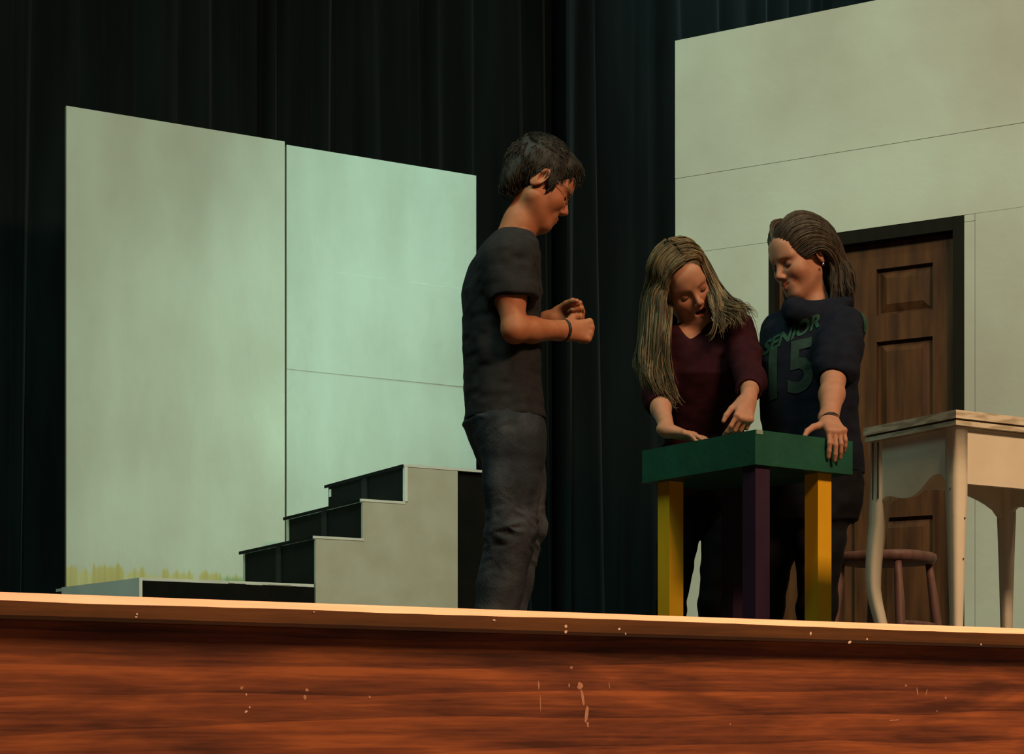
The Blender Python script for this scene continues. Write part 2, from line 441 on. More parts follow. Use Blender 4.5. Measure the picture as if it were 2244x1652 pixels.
# leaf: stiles, rails, mullions and raised panels
lx0, lx1, lz1 = D0 + 0.034, D1 - 0.052, DH - 0.058
ly0, ly1 = 0.045, 0.085
sw = 0.10; mid = (lx0 + lx1) / 2
rails = ((0.02, 0.22), (0.82, 0.985), (1.585, 1.70), (1.90, lz1))
box('stile', lx0, lx0 + sw, ly0, ly1, 0.02, lz1, M['door'], door, bevel=0.003)
box('stile', lx1 - sw, lx1, ly0, ly1, 0.02, lz1, M['door'], door, bevel=0.003)
for z0, z1 in rails: box('rail', lx0 + sw, lx1 - sw, ly0 + 0.001, ly1 - 0.001, z0, z1, M['door'], door, bevel=0.003)
for (a, b) in ((0.22, 0.82), (0.985, 1.585), (1.70, 1.90)):
    box('mullion', mid - 0.05, mid + 0.05, ly0 + 0.001, ly1 - 0.001, a, b, M['door'], door, bevel=0.003)
    for (x0, x1) in ((lx0 + sw, mid - 0.05), (mid + 0.05, lx1 - sw)):
        bm = bmesh.new(); add_box(bm, x0, x1, ly0 + 0.022, ly1 - 0.012, a, b)
        # raised field with sloping edges
        q = 0.012; w = 0.045
        o1 = [(x0 + q, ly0 + 0.022, a + q), (x1 - q, ly0 + 0.022, a + q), (x1 - q, ly0 + 0.022, b - q), (x0 + q, ly0 + 0.022, b - q)]
        i1 = [(x0 + w, ly0 + 0.006, a + w), (x1 - w, ly0 + 0.006, a + w), (x1 - w, ly0 + 0.006, b - w), (x0 + w, ly0 + 0.006, b - w)]
        O = [bm.verts.new(p) for p in o1]; I = [bm.verts.new(p) for p in i1]
        bm.faces.new(I)
        for k in range(4): bm.faces.new((O[k], O[(k + 1) % 4], I[(k + 1) % 4], I[k]))
        from_bm('door_panel', bm, M['door'], door)

# ------------------------------------------------------------------ steps with a low platform
def stair_Z(px): return 9.3 * (8480.0 - 887.0) / (8480.0 - px)
def sx_of(px): return at(px, 1200, stair_Z(px))[0]
SY = at(887, 1200, 9.3)[1]
def hz(px, py): return at(px, py, stair_Z(px))[2]
steps = empty('stage_steps', (sx_of(800), SY + 0.4, 0), 'low wooden stage steps with pale side and black boards as the dark of open risers', 'steps')
WORLD_ROOTS.append(steps)
xP0, x1, x2, x3, xE = sx_of(303), sx_of(692), sx_of(795), sx_of(886), sx_of(1003)
xT = sx_of(1130)
zP, z1, z2, z3 = hz(303, 1264), hz(692, 1174), hz(795, 1093), hz(886, 1017)
SW = 0.92; SB = SY + SW
# side panel (stepped outline)
prism('side_panel', [(x1, 0), (xE, 0), (xE, z3 - 0.004), (x3 + 0.018, z3 - 0.004), (x3 + 0.018, z2 - 0.003), (x2, z2 - 0.003), (x2, z1 - 0.003), (x1, z1 - 0.003)], 'y', SY, SY + 0.018, M['stair_paint'], steps)
o = prism('trim', [(x3 + 0.001, z2 + 0.001), (x3 + 0.0175, z2 + 0.001), (x3 + 0.0175, z3 + 0.003), (x3 + 0.001, z3 + 0.003)], 'y', SY - 0.002, SY + 0.018, M['edge_paint'], steps)
prism('side_panel', [(x1, 0), (xE, 0), (xE, z3 - 0.004), (x3 + 0.018, z3 - 0.004), (x3 + 0.018, z2 - 0.003), (x2, z2 - 0.003), (x2, z1 - 0.003), (x1, z1 - 0.003)], 'y', SB - 0.018, SB, M['stair_paint'], steps)
for xr, za, zb_ in ((x1, 0.0, z1), (x2, z1, z2), (x3, z2, z3)):
    ym = SY + SW * 0.49
    for (ya, yb) in ((SY + 0.0185, ym - 0.004), (ym + 0.004, SB - 0.0185)):
        box('riser_shade', xr + 0.004, xr + 0.016, ya, yb, za, zb_ - 0.013, M['black'], steps)  # black boards stand in for the darkness behind the open steps
    box('riser_post', xr - 0.002, xr + 0.02, ym - 0.03, ym + 0.03, za + 0.001, zb_ - 0.013, M['black_post'], steps, bevel=0.003)
for xa, xb, z in ((x1, x2, z1), (x2, x3, z2)):
    box('tread', xa - 0.014, xb + 0.004, SY - 0.003, SB + 0.004, z - 0.012, z, M['tread'], steps, bevel=0.002)
    box('tread_nosing', xa - 0.022, xa - 0.0145, SY + 0.004, SB + 0.004, z - 0.016, z - 0.001, M['black'], steps)
box('top_board', x3 - 0.002, xT, SY - 0.003, SB + 0.004, z3 - 0.012, z3, M['tread'], steps, bevel=0.002)
box('tread_nosing', x3 - 0.010, x3 - 0.0025, SY + 0.004, SB + 0.004, z3 - 0.016, z3 - 0.001, M['black'], steps)
box('end_panel', xE + 0.001, xT - 0.004, SY + 0.02, SY + 0.034, 0, z3 - 0.013, M['black'], steps)
box('end_panel', xT - 0.016, xT - 0.002, SY + 0.035, SB - 0.002, 0, z3 - 0.013, M['black'], steps)
chip_b = box('paint_patch', x3 + 0.0025, x3 + 0.0038, SB - 0.055, SB - 0.028, z3 - 0.065, z3 - 0.025, M['edge_paint'], steps)

plat = empty('stage_platform', (sx_of(480), SY + 0.3, 0), 'long low platform at the foot of the steps, black front and pale end', 'platform')
WORLD_ROOTS.append(plat)
pb = at(135, 1284, 9.21)
q0 = (xP0, SY - 0.002); q1 = (pb[0], pb[1]); q2 = (x1 - 0.012, SB - 0.02); q3 = (x1 - 0.012, SY - 0.002)
q1 = (q1[0], min(q1[1], FLATY - 0.03))
def wall_between(name, a, b, z0, z1, t, m, parent):
    d = nrm((b[0] - a[0], b[1] - a[1])); n = np.array([-d[1], d[0]])
    if np.dot(n, np.array([5.2, 9.0]) - np.array(a)) < 0: n = -n
    pts = [a, b, (b[0] + n[0] * t, b[1] + n[1] * t), (a[0] + n[0] * t, a[1] + n[1] * t)]
    return prism(name, pts, 'z', z0, z1, m, parent)
wall_between('front_panel', (q0[0] + 0.004, q0[1]), q3, 0, zP - 0.016, 0.016, M['black'], plat)
wall_between('end_panel', q1, (q0[0] + 0.003, q0[1] - 0.003), 0, zP - 0.004, 0.016, M['edge_paint'], plat)
prism('platform_top', [(q0[0] + 0.012, q0[1] + 0.004), (q3[0], q3[1] - 0.003), q2, (q1[0] + 0.02, q2[1])], 'z', zP - 0.015, zP - 0.001, M['tread'], plat)
# chipped white lip along the front of the platform top
for k in range(14):
    xa = q0[0] + (q3[0] - q0[0]) * (0.50 + k * 0.033); 
    if k in (4, 5): continue
    box('worn_lip', xa, xa + 0.028, q0[1] - 0.006, q0[1] - 0.0005, zP - 0.013 + random.uniform(-.002, .002), zP - 0.003, M['tread'], plat)

# ------------------------------------------------------------------ green topped table on coloured posts
GZ = 0.80; gn = at(1655, 941, 5.736); ga = math.radians(5.5)
gt = empty('podium_table', (gn[0], gn[1], 0), 'green topped table on yellow and purple posts', 'table', rotz=ga)
GU, GVv, GT = 0.408, 0.535, 0.104
bm = bmesh.new(); add_box(bm, 0, GU, 0, GVv, GZ - GT, GZ)
from_bm('top_box', bm, M['green'], gt, bevel=0.004)
box('paint_chip', 0.004, 0.03, -0.0015, 0.004, GZ - 0.012, GZ + 0.0005, mat('pale_chip', (0.25, 0.35, 0.28), (0.3, 0.4, 0.33)), gt)
ps = 0.058
def post(px_, py_, m):
    return box('leg', px_, px_ + ps, py_, py_ + ps, 0, GZ - GT, M[m], gt, bevel=0.003)
post(GU - ps - 0.062, 0.03, 'yellow')
post(0.036, GVv - ps - 0.035, 'yellow')
post(0.012, 0.012, 'purple')
post(GU - ps - 0.03, GVv - ps - 0.02, 'purple')

# ------------------------------------------------------------------ cream desk
dn = at(2095, 897, 5.14)
desk = empty('small_desk', (dn[0], dn[1], 0), 'cream painted desk with scalloped apron and curved legs', 'desk', rotz=math.radians(1.0))
DL, DD, DZ = 0.56, 0.372, 0.76
bm = bmesh.new(); add_box(bm, 0, DL, 0, DD, DZ - 0.022, DZ)
from_bm('desk_top', bm, M['cream_top'], desk, bevel=0.006, segs=3)
bm = bmesh.new(); add_box(bm, 0.006, DL - 0.006, 0.006, DD - 0.006, DZ - 0.0265, DZ - 0.0225)
from_bm('groove', bm, M['groove'], desk)
bm = bmesh.new(); add_box(bm, 0.003, DL - 0.003, 0.003, DD - 0.003, DZ - 0.040, DZ - 0.027)
from_bm('top_moulding', bm, M['cream_top'], desk, bevel=0.004)
AZ1 = DZ - 0.041; AZ0 = DZ - 0.205
i0 = 0.016
# side apron with scalloped lower edge (left side, x = const)
def scallop(u0, u1):
    # from the front leg: a high arch, a belly, a shallow rise and a cusp by the back leg
    key = [(0.0, 0.012), (0.06, 0.038), (0.14, 0.044), (0.24, 0.036), (0.36, 0.012), (0.48, -0.004), (0.60, -0.008), (0.72, -0.004), (0.84, 0.004), (0.93, 0.002), (1.0, -0.018)]
    K = np.array(key); t = np.linspace(0, 1, 40)
    C = catmull([(a, b) for a, b in key], 40)
    return [(u0 + (u1 - u0) * float(a), AZ0 + float(b)) for a, b in C]
sp_ = scallop(i0 + 0.042, DD - i0 - 0.03)
prism('apron', sp_ + [(DD - i0 - 0.03, AZ1), (i0 + 0.042, AZ1)], 'x', i0 + 0.004, i0 + 0.02, M['cream'], desk)
prism('apron', sp_ + [(DD - i0 - 0.03, AZ1), (i0 + 0.042, AZ1)], 'x', DL - i0 - 0.02, DL - i0 - 0.004, M['cream'], desk)
prism('apron', [(i0 + 0.042, AZ0 + 0.012), (DL - i0 - 0.042, AZ0 + 0.012), (DL - i0 - 0.042, AZ1), (i0 + 0.042, AZ1)], 'y', i0 + 0.004, i0 + 0.02, M['cream'], desk)
# back apron: brackets beside the legs
nb = 16; bpts = []
for k in range(nb + 1):
    t = k / nb; bpts.append((i0 + 0.035 + (DL - 2 * i0 - 0.07) * t, AZ0 - 0.03 + 0.075 * math.sin(math.pi * t) ** 0.6))
prism('apron', bpts + [(DL - i0 - 0.035, AZ1), (i0 + 0.035, AZ1)], 'y', DD - i0 - 0.02, DD - i0 - 0.004, M['cream'], desk)
def desk_leg(cx, cy, dx, dy, wtop, curve):
    """square leg: straight block beside the apron, then a curved taper; (dx,dy) points outwards"""
    st = [(AZ1, 0, wtop), (AZ0 + 0.03, 0, wtop), (AZ0 - 0.03, 0.0 + 0.004 * curve, wtop * 0.98)]
    for k in range(1, 15):
        t = k / 14; z = (AZ0 - 0.03) * (1 - t)
        off = curve * (0.024 * math.sin(math.pi * min(t * 1.25, 1.0)) - 0.012 * math.sin(math.pi * max((t - 0.45) / 0.55, 0)) - 0.010 * t)
        st.append((z, off, wtop * (0.98 - 0.52 * t ** 0.8) + (0.004 if t > 0.93 else 0)))
    V = []; F = []
    for z, off, w in st:
        for k in range(12):
            a = 2 * math.pi * (k + 0.5) / 12
            cxx, cyy = math.cos(a), math.sin(a); r = w / 2 / max(abs(cxx), abs(cyy)) ** 0.72
            V.append((cx + dx * off + cxx * r, cy + dy * off + cyy * r, z))
    for i in range(len(st) - 1):
        for k in range(12):
            F.append((i * 12 + k, i * 12 + (k + 1) % 12, (i + 1) * 12 + (k + 1) % 12, (i + 1) * 12 + k))
    F.append(tuple(range(12))); F.append(tuple((len(st) - 1) * 12 + k for k in range(12))[::-1])
    return from_pd('leg', V, F, M['cream'], desk)
wl = 0.046; c0 = i0 + wl / 2 - 0.004
desk_leg(c0, c0, -0.3, -0.3, wl, 0.35)
desk_leg(DL - c0, c0, 0.3, -0.3, wl, 0.35)
desk_leg(c0, DD - c0, -0.75, 0.75, wl * 1.0, 1.0)
desk_leg(DL - c0, DD - c0, 0.2, 0.2, wl * 0.95, 0.4)
# dark reeded grooves on the back left leg block
for yy in (DD - i0 - 0.012, DD - i0 - 0.034):
    box('reed_groove', i0 - 0.0065, i0 - 0.0045, yy - 0.0022, yy + 0.0022, AZ0 + 0.0, AZ1 - 0.004, M['groove'], desk)
# paint dings on the legs
for (x, y, z) in ((c0 - 0.024, c0 - 0.0, 0.55), (c0 + 0.004, c0 - 0.020, 0.36), (c0 + 0.008, c0 - 0.0218, 0.47)):
    box('ding', x, x + 0.003, y - 0.002, y + 0.001, z, z + 0.005, M['groove'], desk)

# ------------------------------------------------------------------ wooden stool
SZ = 0.55; sc_ = at(1940, 1228, 7.05)
stool = empty('wooden_stool', (sc_[0], sc_[1], 0), 'reddish wooden stool with splayed legs behind the desk', 'stool', rotz=math.radians(20))
bm = bmesh.new()
n = 40; rings = []
for (z, s) in ((SZ - 0.040, 0.90), (SZ - 0.034, 0.97), (SZ - 0.018, 1.0), (SZ - 0.005, 0.985), (SZ, 0.94), (SZ - 0.004, 0.6), (SZ - 0.007, 0.2)):
    ring = []
    for k in range(n):
        a = 2 * math.pi * k / n; c, s_ = math.cos(a), math.sin(a)
        r = 0.178 * s / (abs(c) ** 3.2 + abs(s_) ** 3.2) ** (1 / 3.2) * 0.94
        ring.append(bm.verts.new((r * c, r * s_, z)))
    rings.append(ring)
for i in range(len(rings) - 1):
    for k in range(n): bm.faces.new((rings[i][k], rings[i][(k + 1) % n], rings[i + 1][(k + 1) % n], rings[i + 1][k]))
bm.faces.new(rings[0][::-1]); bm.faces.new(rings[-1])
from_bm('seat', bm, M['stool'], stool, smooth=True)
feet = {}
for sx in (-1, 1):
    for sy in (-1, 1):
        top = np.array([0.115 * sx, 0.115 * sy, SZ - 0.03]); bot = np.array([0.165 * sx, 0.165 * sy, 0.0])
        path = [top + (bot - top) * t for t in (0, .12, .3, .5, .62, .66, .70, .9, 1)]
        tube('leg', path, [.013, .015, .0185, .018, .0165, .0185, .0165, .013, .0115], M['stool'], stool, seg=12)
        feet[sx, sy] = (top, bot)
def on_leg(k, t): a, b = feet[k]; return a + (b - a) * t
for (a, b, t) in (((-1, -1), (1, -1), .45), ((-1, 1), (1, 1), .45), ((-1, -1), (-1, 1), .60), ((1, -1), (1, 1), .60), ((-1, -1), (1, -1), .72), ((-1, 1), (1, 1), .72)):
    p, q = on_leg(a, t), on_leg(b, t)
    tube('stretcher', [p + (q - p) * s for s in (0, .2, .5, .8, 1)], [.008, .0105, .012, .0105, .008], M['stool'], stool, seg=10)

# ------------------------------------------------------------------ implicit-surface modelling for the figures
class Field:
    """distance grid; every primitive only touches the part of the grid around it"""
    def __init__(self, lo, hi, h):
        self.lo = np.asarray(lo, float); self.h = h
        self.n = np.ceil((np.asarray(hi, float) - self.lo) / h).astype(int) + 1
        self.ax = [self.lo[i] + h * np.arange(self.n[i]) for i in range(3)]
        self.d = np.full(self.n, 0.15, np.float32)
    def _sl(self, lo, hi, m):
        a = np.maximum(np.floor((np.asarray(lo) - m - self.lo) / self.h).astype(int), 0)
        b = np.minimum(np.ceil((np.asarray(hi) + m - self.lo) / self.h).astype(int) + 1, self.n)
        if np.any(b <= a): return None, None
        sl = tuple(slice(int(x), int(y)) for x, y in zip(a, b))
        g = [self.ax[i][sl[i]].astype(np.float32) for i in range(3)]
        return sl, (g[0][:, None, None], g[1][None, :, None], g[2][None, None, :])
    def apply(self, fn, lo, hi, k=0.01, mode='add', m=None):
        m = (k + 4 * self.h) if m is None else m
        sl, P = self._sl(lo, hi, m)
        if sl is None: return
        b = fn(*P).astype(np.float32); a = self.d[sl]
        if mode == 'add':
            if k > 0:
                t = np.maximum(k - np.abs(a - b), 0) / k
                self.d[sl] = np.minimum(a, b) - t * t * k * 0.25
            else: self.d[sl] = np.minimum(a, b)
        elif mode == 'sub':
            b = -b
            if k > 0:
                t = np.maximum(k - np.abs(a - b), 0) / k
                self.d[sl] = np.maximum(a, b) + t * t * k * 0.25
            else: self.d[sl] = np.maximum(a, b)
        elif mode == 'disp':
            self.d[sl] = a + b
    def cone(self, a, b, ra, rb, k=0.01, mode='add', flat=None, cut=None):
        a = np.asarray(a, float); b = np.asarray(b, float); ba = b - a; L = max(float(ba @ ba), 1e-9)
        r = max(ra, rb)
        if flat is not None: fv = nrm(flat[0]); fs = 1.0 / flat[1] - 1.0
        def fn(x, y, z):
            px, py, pz = x - a[0], y - a[1], z - a[2]
            t = np.clip((px * ba[0] + py * ba[1] + pz * ba[2]) / L, 0, 1)
            qx, qy, qz = px - t * ba[0], py - t * ba[1], pz - t * ba[2]
            if flat is not None:
                s = (qx * fv[0] + qy * fv[1] + qz * fv[2]) * fs
                qx, qy, qz = qx + s * fv[0], qy + s * fv[1], qz + s * fv[2]
            d = np.sqrt(qx * qx + qy * qy + qz * qz) - (ra + (rb - ra) * t)
            if cut is not None: d = np.maximum(d, (x - cut[0][0]) * cut[1][0] + (y - cut[0][1]) * cut[1][1] + (z - cut[0][2]) * cut[1][2])
            return d * (min(flat[1], 1.0) ** 0.5 if flat is not None else 1.0)
        rr = r * (max(flat[1], 1.0) if flat is not None else 1.0)
        self.apply(fn, np.minimum(a, b) - rr, np.maximum(a, b) + rr, k, mode)
    def chain(self, pts, rs, k=0.012, mode='add', flat=None):
        for i in range(len(pts) - 1): self.cone(pts[i], pts[i + 1], rs[i], rs[i + 1], k, mode, flat)
    def ell(self, c, r, axes=None, k=0.01, mode='add', cut=None):
        c = np.asarray(c, float); r = np.asarray(r, float)
        A = np.eye(3) if axes is None else np.asarray(axes, float)      # rows = local axes
        R = float(max(r))
        def fn(x, y, z):
            px, py, pz = x - c[0], y - c[1], z - c[2]
            q = [px * A[i][0] + py * A[i][1] + pz * A[i][2] for i in range(3)]
            k0 = np.sqrt((q[0] / r[0]) ** 2 + (q[1] / r[1]) ** 2 + (q[2] / r[2]) ** 2)
            k1 = np.sqrt((q[0] / r[0] ** 2) ** 2 + (q[1] / r[1] ** 2) ** 2 + (q[2] / r[2] ** 2) ** 2)
            d = np.where(k1 > 1e-6, k0 * (k0 - 1) / np.maximum(k1, 1e-6), -min(r))
            if cut is not None: d = np.maximum(d, cut(q))
            return d
        self.apply(fn, c - R, c + R, k, mode)
    def loft(self, st, L, F, k=0.02, p=2.3, mode='add', grow=0.0):
        """st: (z, centre x, centre y, half width along L, half depth along F), ordered by z"""
        st = sorted(st, key=lambda s: s[0]); S = np.array(st, float)
        zz = S[:, 0]; L = np.asarray(L, float); F = np.asarray(F, float)
        rm = max(S[:, 3].max(), S[:, 4].max()) + grow
        lo = [S[:, 1].min() - rm, S[:, 2].min() - rm, zz[0] - grow]; hi = [S[:, 1].max() + rm, S[:, 2].max() + rm, zz[-1] + grow]
        def fn(x, y, z):
            zc = np.clip(z, zz[0], zz[-1])
            cs = [np.interp(zc, zz, S[:, i]) for i in range(1, 5)]
            px, py = x - cs[0], y - cs[1]
            a = cs[2] + grow; b = cs[3] + grow
            u = np.abs(px * L[0] + py * L[1]) / a; v = np.abs(px * F[0] + py * F[1]) / b
            rad = (u ** p + v ** p) ** (1.0 / p)
            d = (rad - 1.0) * np.sqrt(a * b) * 0.92
            return np.maximum(d, np.maximum(zz[0] - grow - z, z - zz[-1] - grow))
        self.apply(fn, lo, hi, k, mode)
    def plane_cut(self, pt, n, lo, hi, k=0.004):
        """removes what lies on the +n side, inside the box lo..hi"""
        pt = np.asarray(pt, float); n = nrm(n)
        self.apply(lambda x, y, z: -((x - pt[0]) * n[0] + (y - pt[1]) * n[1] + (z - pt[2]) * n[2]) + 0 * (x + y + z), lo, hi, k, 'sub', 0.0)
    def wrinkle(self, lo, hi, amp, freq, seed, stretch=(1, 1, 1)):
        nz = value_noise(seed)
        self.apply(lambda x, y, z: amp * nz(x * freq * stretch[0] + 0 * (y + z), y * freq * stretch[1] + 0 * (x + z), z * freq * stretch[2] + 0 * (x + y)), lo, hi, 0, 'disp', 0.0)
    def mesh(self, smooth=1):
        return surface_nets(self.d, self.lo, self.h, smooth)

def value_noise(seed):
    T = np.random.default_rng(seed).uniform(-1, 1, (32, 32, 32)).astype(np.float32)
    def f(x, y, z):
        xi, yi, zi = np.floor(x), np.floor(y), np.floor(z)
        fx, fy, fz = x - xi, y - yi, z - zi
        fx, fy, fz = fx * fx * (3 - 2 * fx), fy * fy * (3 - 2 * fy), fz * fz * (3 - 2 * fz)
        xi, yi, zi = xi.astype(int) % 32, yi.astype(int) % 32, zi.astype(int) % 32
        x1, y1, z1 = (xi + 1) % 32, (yi + 1) % 32, (zi + 1) % 32
        l = lambda a, b, t: a + (b - a) * t
        return l(l(l(T[xi, yi, zi], T[x1, yi, zi], fx), l(T[xi, y1, zi], T[x1, y1, zi], fx), fy),
                 l(l(T[xi, yi, z1], T[x1, yi, z1], fx), l(T[xi, y1, z1], T[x1, y1, z1], fx), fy), fz)
    return f

def surface_nets(d, lo, h, smooth=1):
    s = d < 0
    a = s[:-1]; b = s[1:]
    def cells(op):
        m = op(s[:-1], s[1:]); m = op(m[:, :-1], m[:, 1:]); return op(m[:, :, :-1], m[:, :, 1:])
    act = cells(np.logical_or) & ~cells(np.logical_and)
    ci = np.argwhere(act); nv = len(ci)
    idx = np.full(act.shape, -1, np.int32); idx[tuple(ci.T)] = np.arange(nv)
    acc = np.zeros((nv, 3)); cnt = np.zeros(nv)
    off = [(i, j, k) for i in (0, 1) for j in (0, 1) for k in (0, 1)]
    D = {o_: d[ci[:, 0] + o_[0], ci[:, 1] + o_[1], ci[:, 2] + o_[2]].astype(float) for o_ in off}
    for o1 in off:
        for ax_ in range(3):
            if o1[ax_] == 0:
                o2 = list(o1); o2[ax_] = 1; o2 = tuple(o2)
                d1, d2 = D[o1], D[o2]; m = (d1 < 0) != (d2 < 0)
                t = d1[m] / (d1[m] - d2[m])
                p = np.repeat(np.array(o1, float)[None], m.sum(), 0); p[:, ax_] = t
                acc[m] += p; cnt[m] += 1
    V = lo + h * (ci + acc / cnt[:, None])
    faces = []
    for ax_ in range(3):
        o_ = [slice(None)] * 3; p_ = [slice(None)] * 3
        o_[ax_] = slice(None, -1); p_[ax_] = slice(1, None)
        s1 = s[tuple(o_)]; s2 = s[tuple(p_)]
        e = np.argwhere(s1 != s2)
        flip = s1[tuple(e.T)]
        u, w = [(1, 2), (2, 0), (0, 1)][ax_]
        ok = (e[:, u] > 0) & (e[:, w] > 0) & (e[:, u] < d.shape[u] - 1) & (e[:, w] < d.shape[w] - 1)
        e = e[ok]; flip = flip[ok]
        def c(du, dw):
            q = e.copy(); q[:, u] -= du; q[:, w] -= dw; return idx[tuple(q.T)]
        f = np.stack([c(1, 1), c(0, 1), c(0, 0), c(1, 0)], 1)
        f[~flip] = f[~flip][:, ::-1]
        faces.append(f)
    Fc = np.concatenate(faces)
    for _ in range(smooth):
        S_ = np.zeros_like(V); C_ = np.zeros(nv)
        for i in range(4):
            j = (i + 1) % 4
            np.add.at(S_, Fc[:, i], V[Fc[:, j]]); np.add.at(C_, Fc[:, i], 1)
            np.add.at(S_, Fc[:, j], V[Fc[:, i]]); np.add.at(C_, Fc[:, j], 1)
        V = V * 0.5 + 0.5 * S_ / np.maximum(C_, 1)[:, None]
    return V, Fc

def np_mesh(name, V, F, m, parent=None, col=None):
    me = bpy.data.meshes.new(name)
    nv, nf = len(V), len(F)
    me.vertices.add(nv); me.vertices.foreach_set('co', np.asarray(V, np.float32).ravel())
    me.loops.add(nf * 4); me.loops.foreach_set('vertex_index', np.asarray(F, np.int32).ravel())
    me.polygons.add(nf); me.polygons.foreach_set('loop_start', np.arange(0, nf * 4, 4, dtype=np.int32))
    me.polygons.foreach_set('use_smooth', np.ones(nf, bool))
    me.update(calc_edges=True); me.validate()
    if col is not None:
        at_ = me.color_attributes.new('tint', 'FLOAT_COLOR', 'POINT')
        at_.data.foreach_set('color', np.concatenate([col, np.ones((nv, 1))], 1).astype(np.float32).ravel())
    me.materials.append(m)
    return link(bpy.data.objects.new(name, me), parent)

# ------------------------------------------------------------------ head and hand
class Head:
    """local axes: x to the person's left, y forward, z up; metres for a 0.23 m head, times s"""
    def __init__(self, C, fwd, up, s):
        self.C = np.asarray(C, float); self.y = nrm(fwd)
        u = np.asarray(up, float); u = u - self.y * (u @ self.y); self.z = nrm(u)
        self.x = np.cross(self.z, self.y)             # left = up x forward
        self.s = s; self.A = np.stack([self.x, self.y, self.z])
    def w(self, x, y, z): return self.C + self.s * (x * self.x + y * self.y + z * self.z)
    def loc(self, V): return (np.asarray(V) - self.C) @ self.A.T / self.s
    def d(self, x, y, z): return nrm(x * self.x + y * self.y + z * self.z)

def head_skin(f, H, fem=False, mouth=0.0, smile=0.0):
    s = H.s; W = H.w
    E = lambda c, r, k, mode='add', cut=None: f.ell(W(*c), np.array(r) * s, H.A, k * s, mode, cut)
    Cn = lambda a, b, ra, rb, k, mode='add': f.cone(W(*a), W(*b), ra * s, rb * s, k * s, mode)
    E((0, -0.016, 0.035), (0.074, 0.094, 0.083), 0.01)
    E((0, 0.028, -0.02), (0.060, 0.066, 0.085), 0.03)
    jw = 0.044 if fem else 0.050
    for q in (-1, 1):
        Cn((q * jw, 0.0, -0.058), (q * 0.016, 0.066, -0.100), 0.020, 0.017, 0.035)
        E((q * 0.040, 0.056, -0.034), (0.022, 0.026, 0.024), 0.03)
        Cn((q * 0.016, 0.086, 0.016), (q * 0.046, 0.070, 0.016), 0.008, 0.007, 0.02)
    E((0, 0.072, -0.102), (0.018, 0.016, 0.014), 0.02)
    E((0, 0.070, 0.045), (0.045, 0.024, 0.035), 0.03)
    for q in (-1, 1):
        E((q * 0.031, 0.098, -0.006), (0.018, 0.016, 0.012), 0.014, 'sub')
        # upper lid, lowered: a cap over the eyeball that leaves a slit below
        E((q * 0.031, 0.0735, -0.007), (0.0152, 0.0152, 0.0145), 0.003)
    # nose
    Cn((0, 0.086, 0.004), (0, 0.108, -0.036), 0.0075, 0.0098, 0.012)
    for q in (-1, 1): E((q * 0.0105, 0.099, -0.043), (0.0078, 0.009, 0.007), 0.006)
    for q in (-1, 1): E((q * 0.006, 0.104, -0.050), (0.004, 0.005, 0.004), 0.003, 'sub')
    # mouth
    mz = -0.0715; my = 0.0935
    E((0, 0.080, mz), (0.030, 0.014, 0.022), 0.015)
    up_, dn_ = mz + 0.004 + mouth * 0.5, mz - 0.006 - mouth * 0.6
    cz = mz + smile
    for q in (-1, 1):
        Cn((0, my + 0.002, up_), (q * (0.024 + max(smile, 0) * 0.8), my - 0.013 - max(smile, 0) * 0.35, cz), 0.0052, 0.0028, 0.004)
        Cn((0, my, dn_), (q * (0.0235 + max(smile, 0) * 0.8), my - 0.013 - max(smile, 0) * 0.35, cz - 0.001), 0.0062, 0.0028, 0.004)
    if mouth > 0:
        E((0, my - 0.002, (up_ + dn_) / 2), (0.019, 0.016, max(mouth * 0.75, 0.003)), 0.003, 'sub')
    else:
        Cn((-0.022, my - 0.003 - 0.006, cz - 0.001), (0, my + 0.009, mz - 0.0008), 0.0016, 0.0022, 0.002, 'sub')
        Cn((0.022, my - 0.003 - 0.006, cz - 0.001), (0, my + 0.009, mz - 0.0008), 0.0016, 0.0022, 0.002, 'sub')
    # ears
    for q in (-1, 1):
        ax = np.stack([nrm(H.x * q * 0.9 + H.y * -0.45), nrm(H.y * 0.95 + H.z * -0.2), nrm(H.z + H.y * -0.15)])
        f.ell(W(q * 0.078, -0.012, -0.010), np.array([0.008, 0.020, 0.032]) * s, ax, 0.006 * s)
        f.ell(W(q * 0.0865, -0.004, -0.006), np.array([0.006, 0.011, 0.019]) * s, ax, 0.004 * s, 'sub')

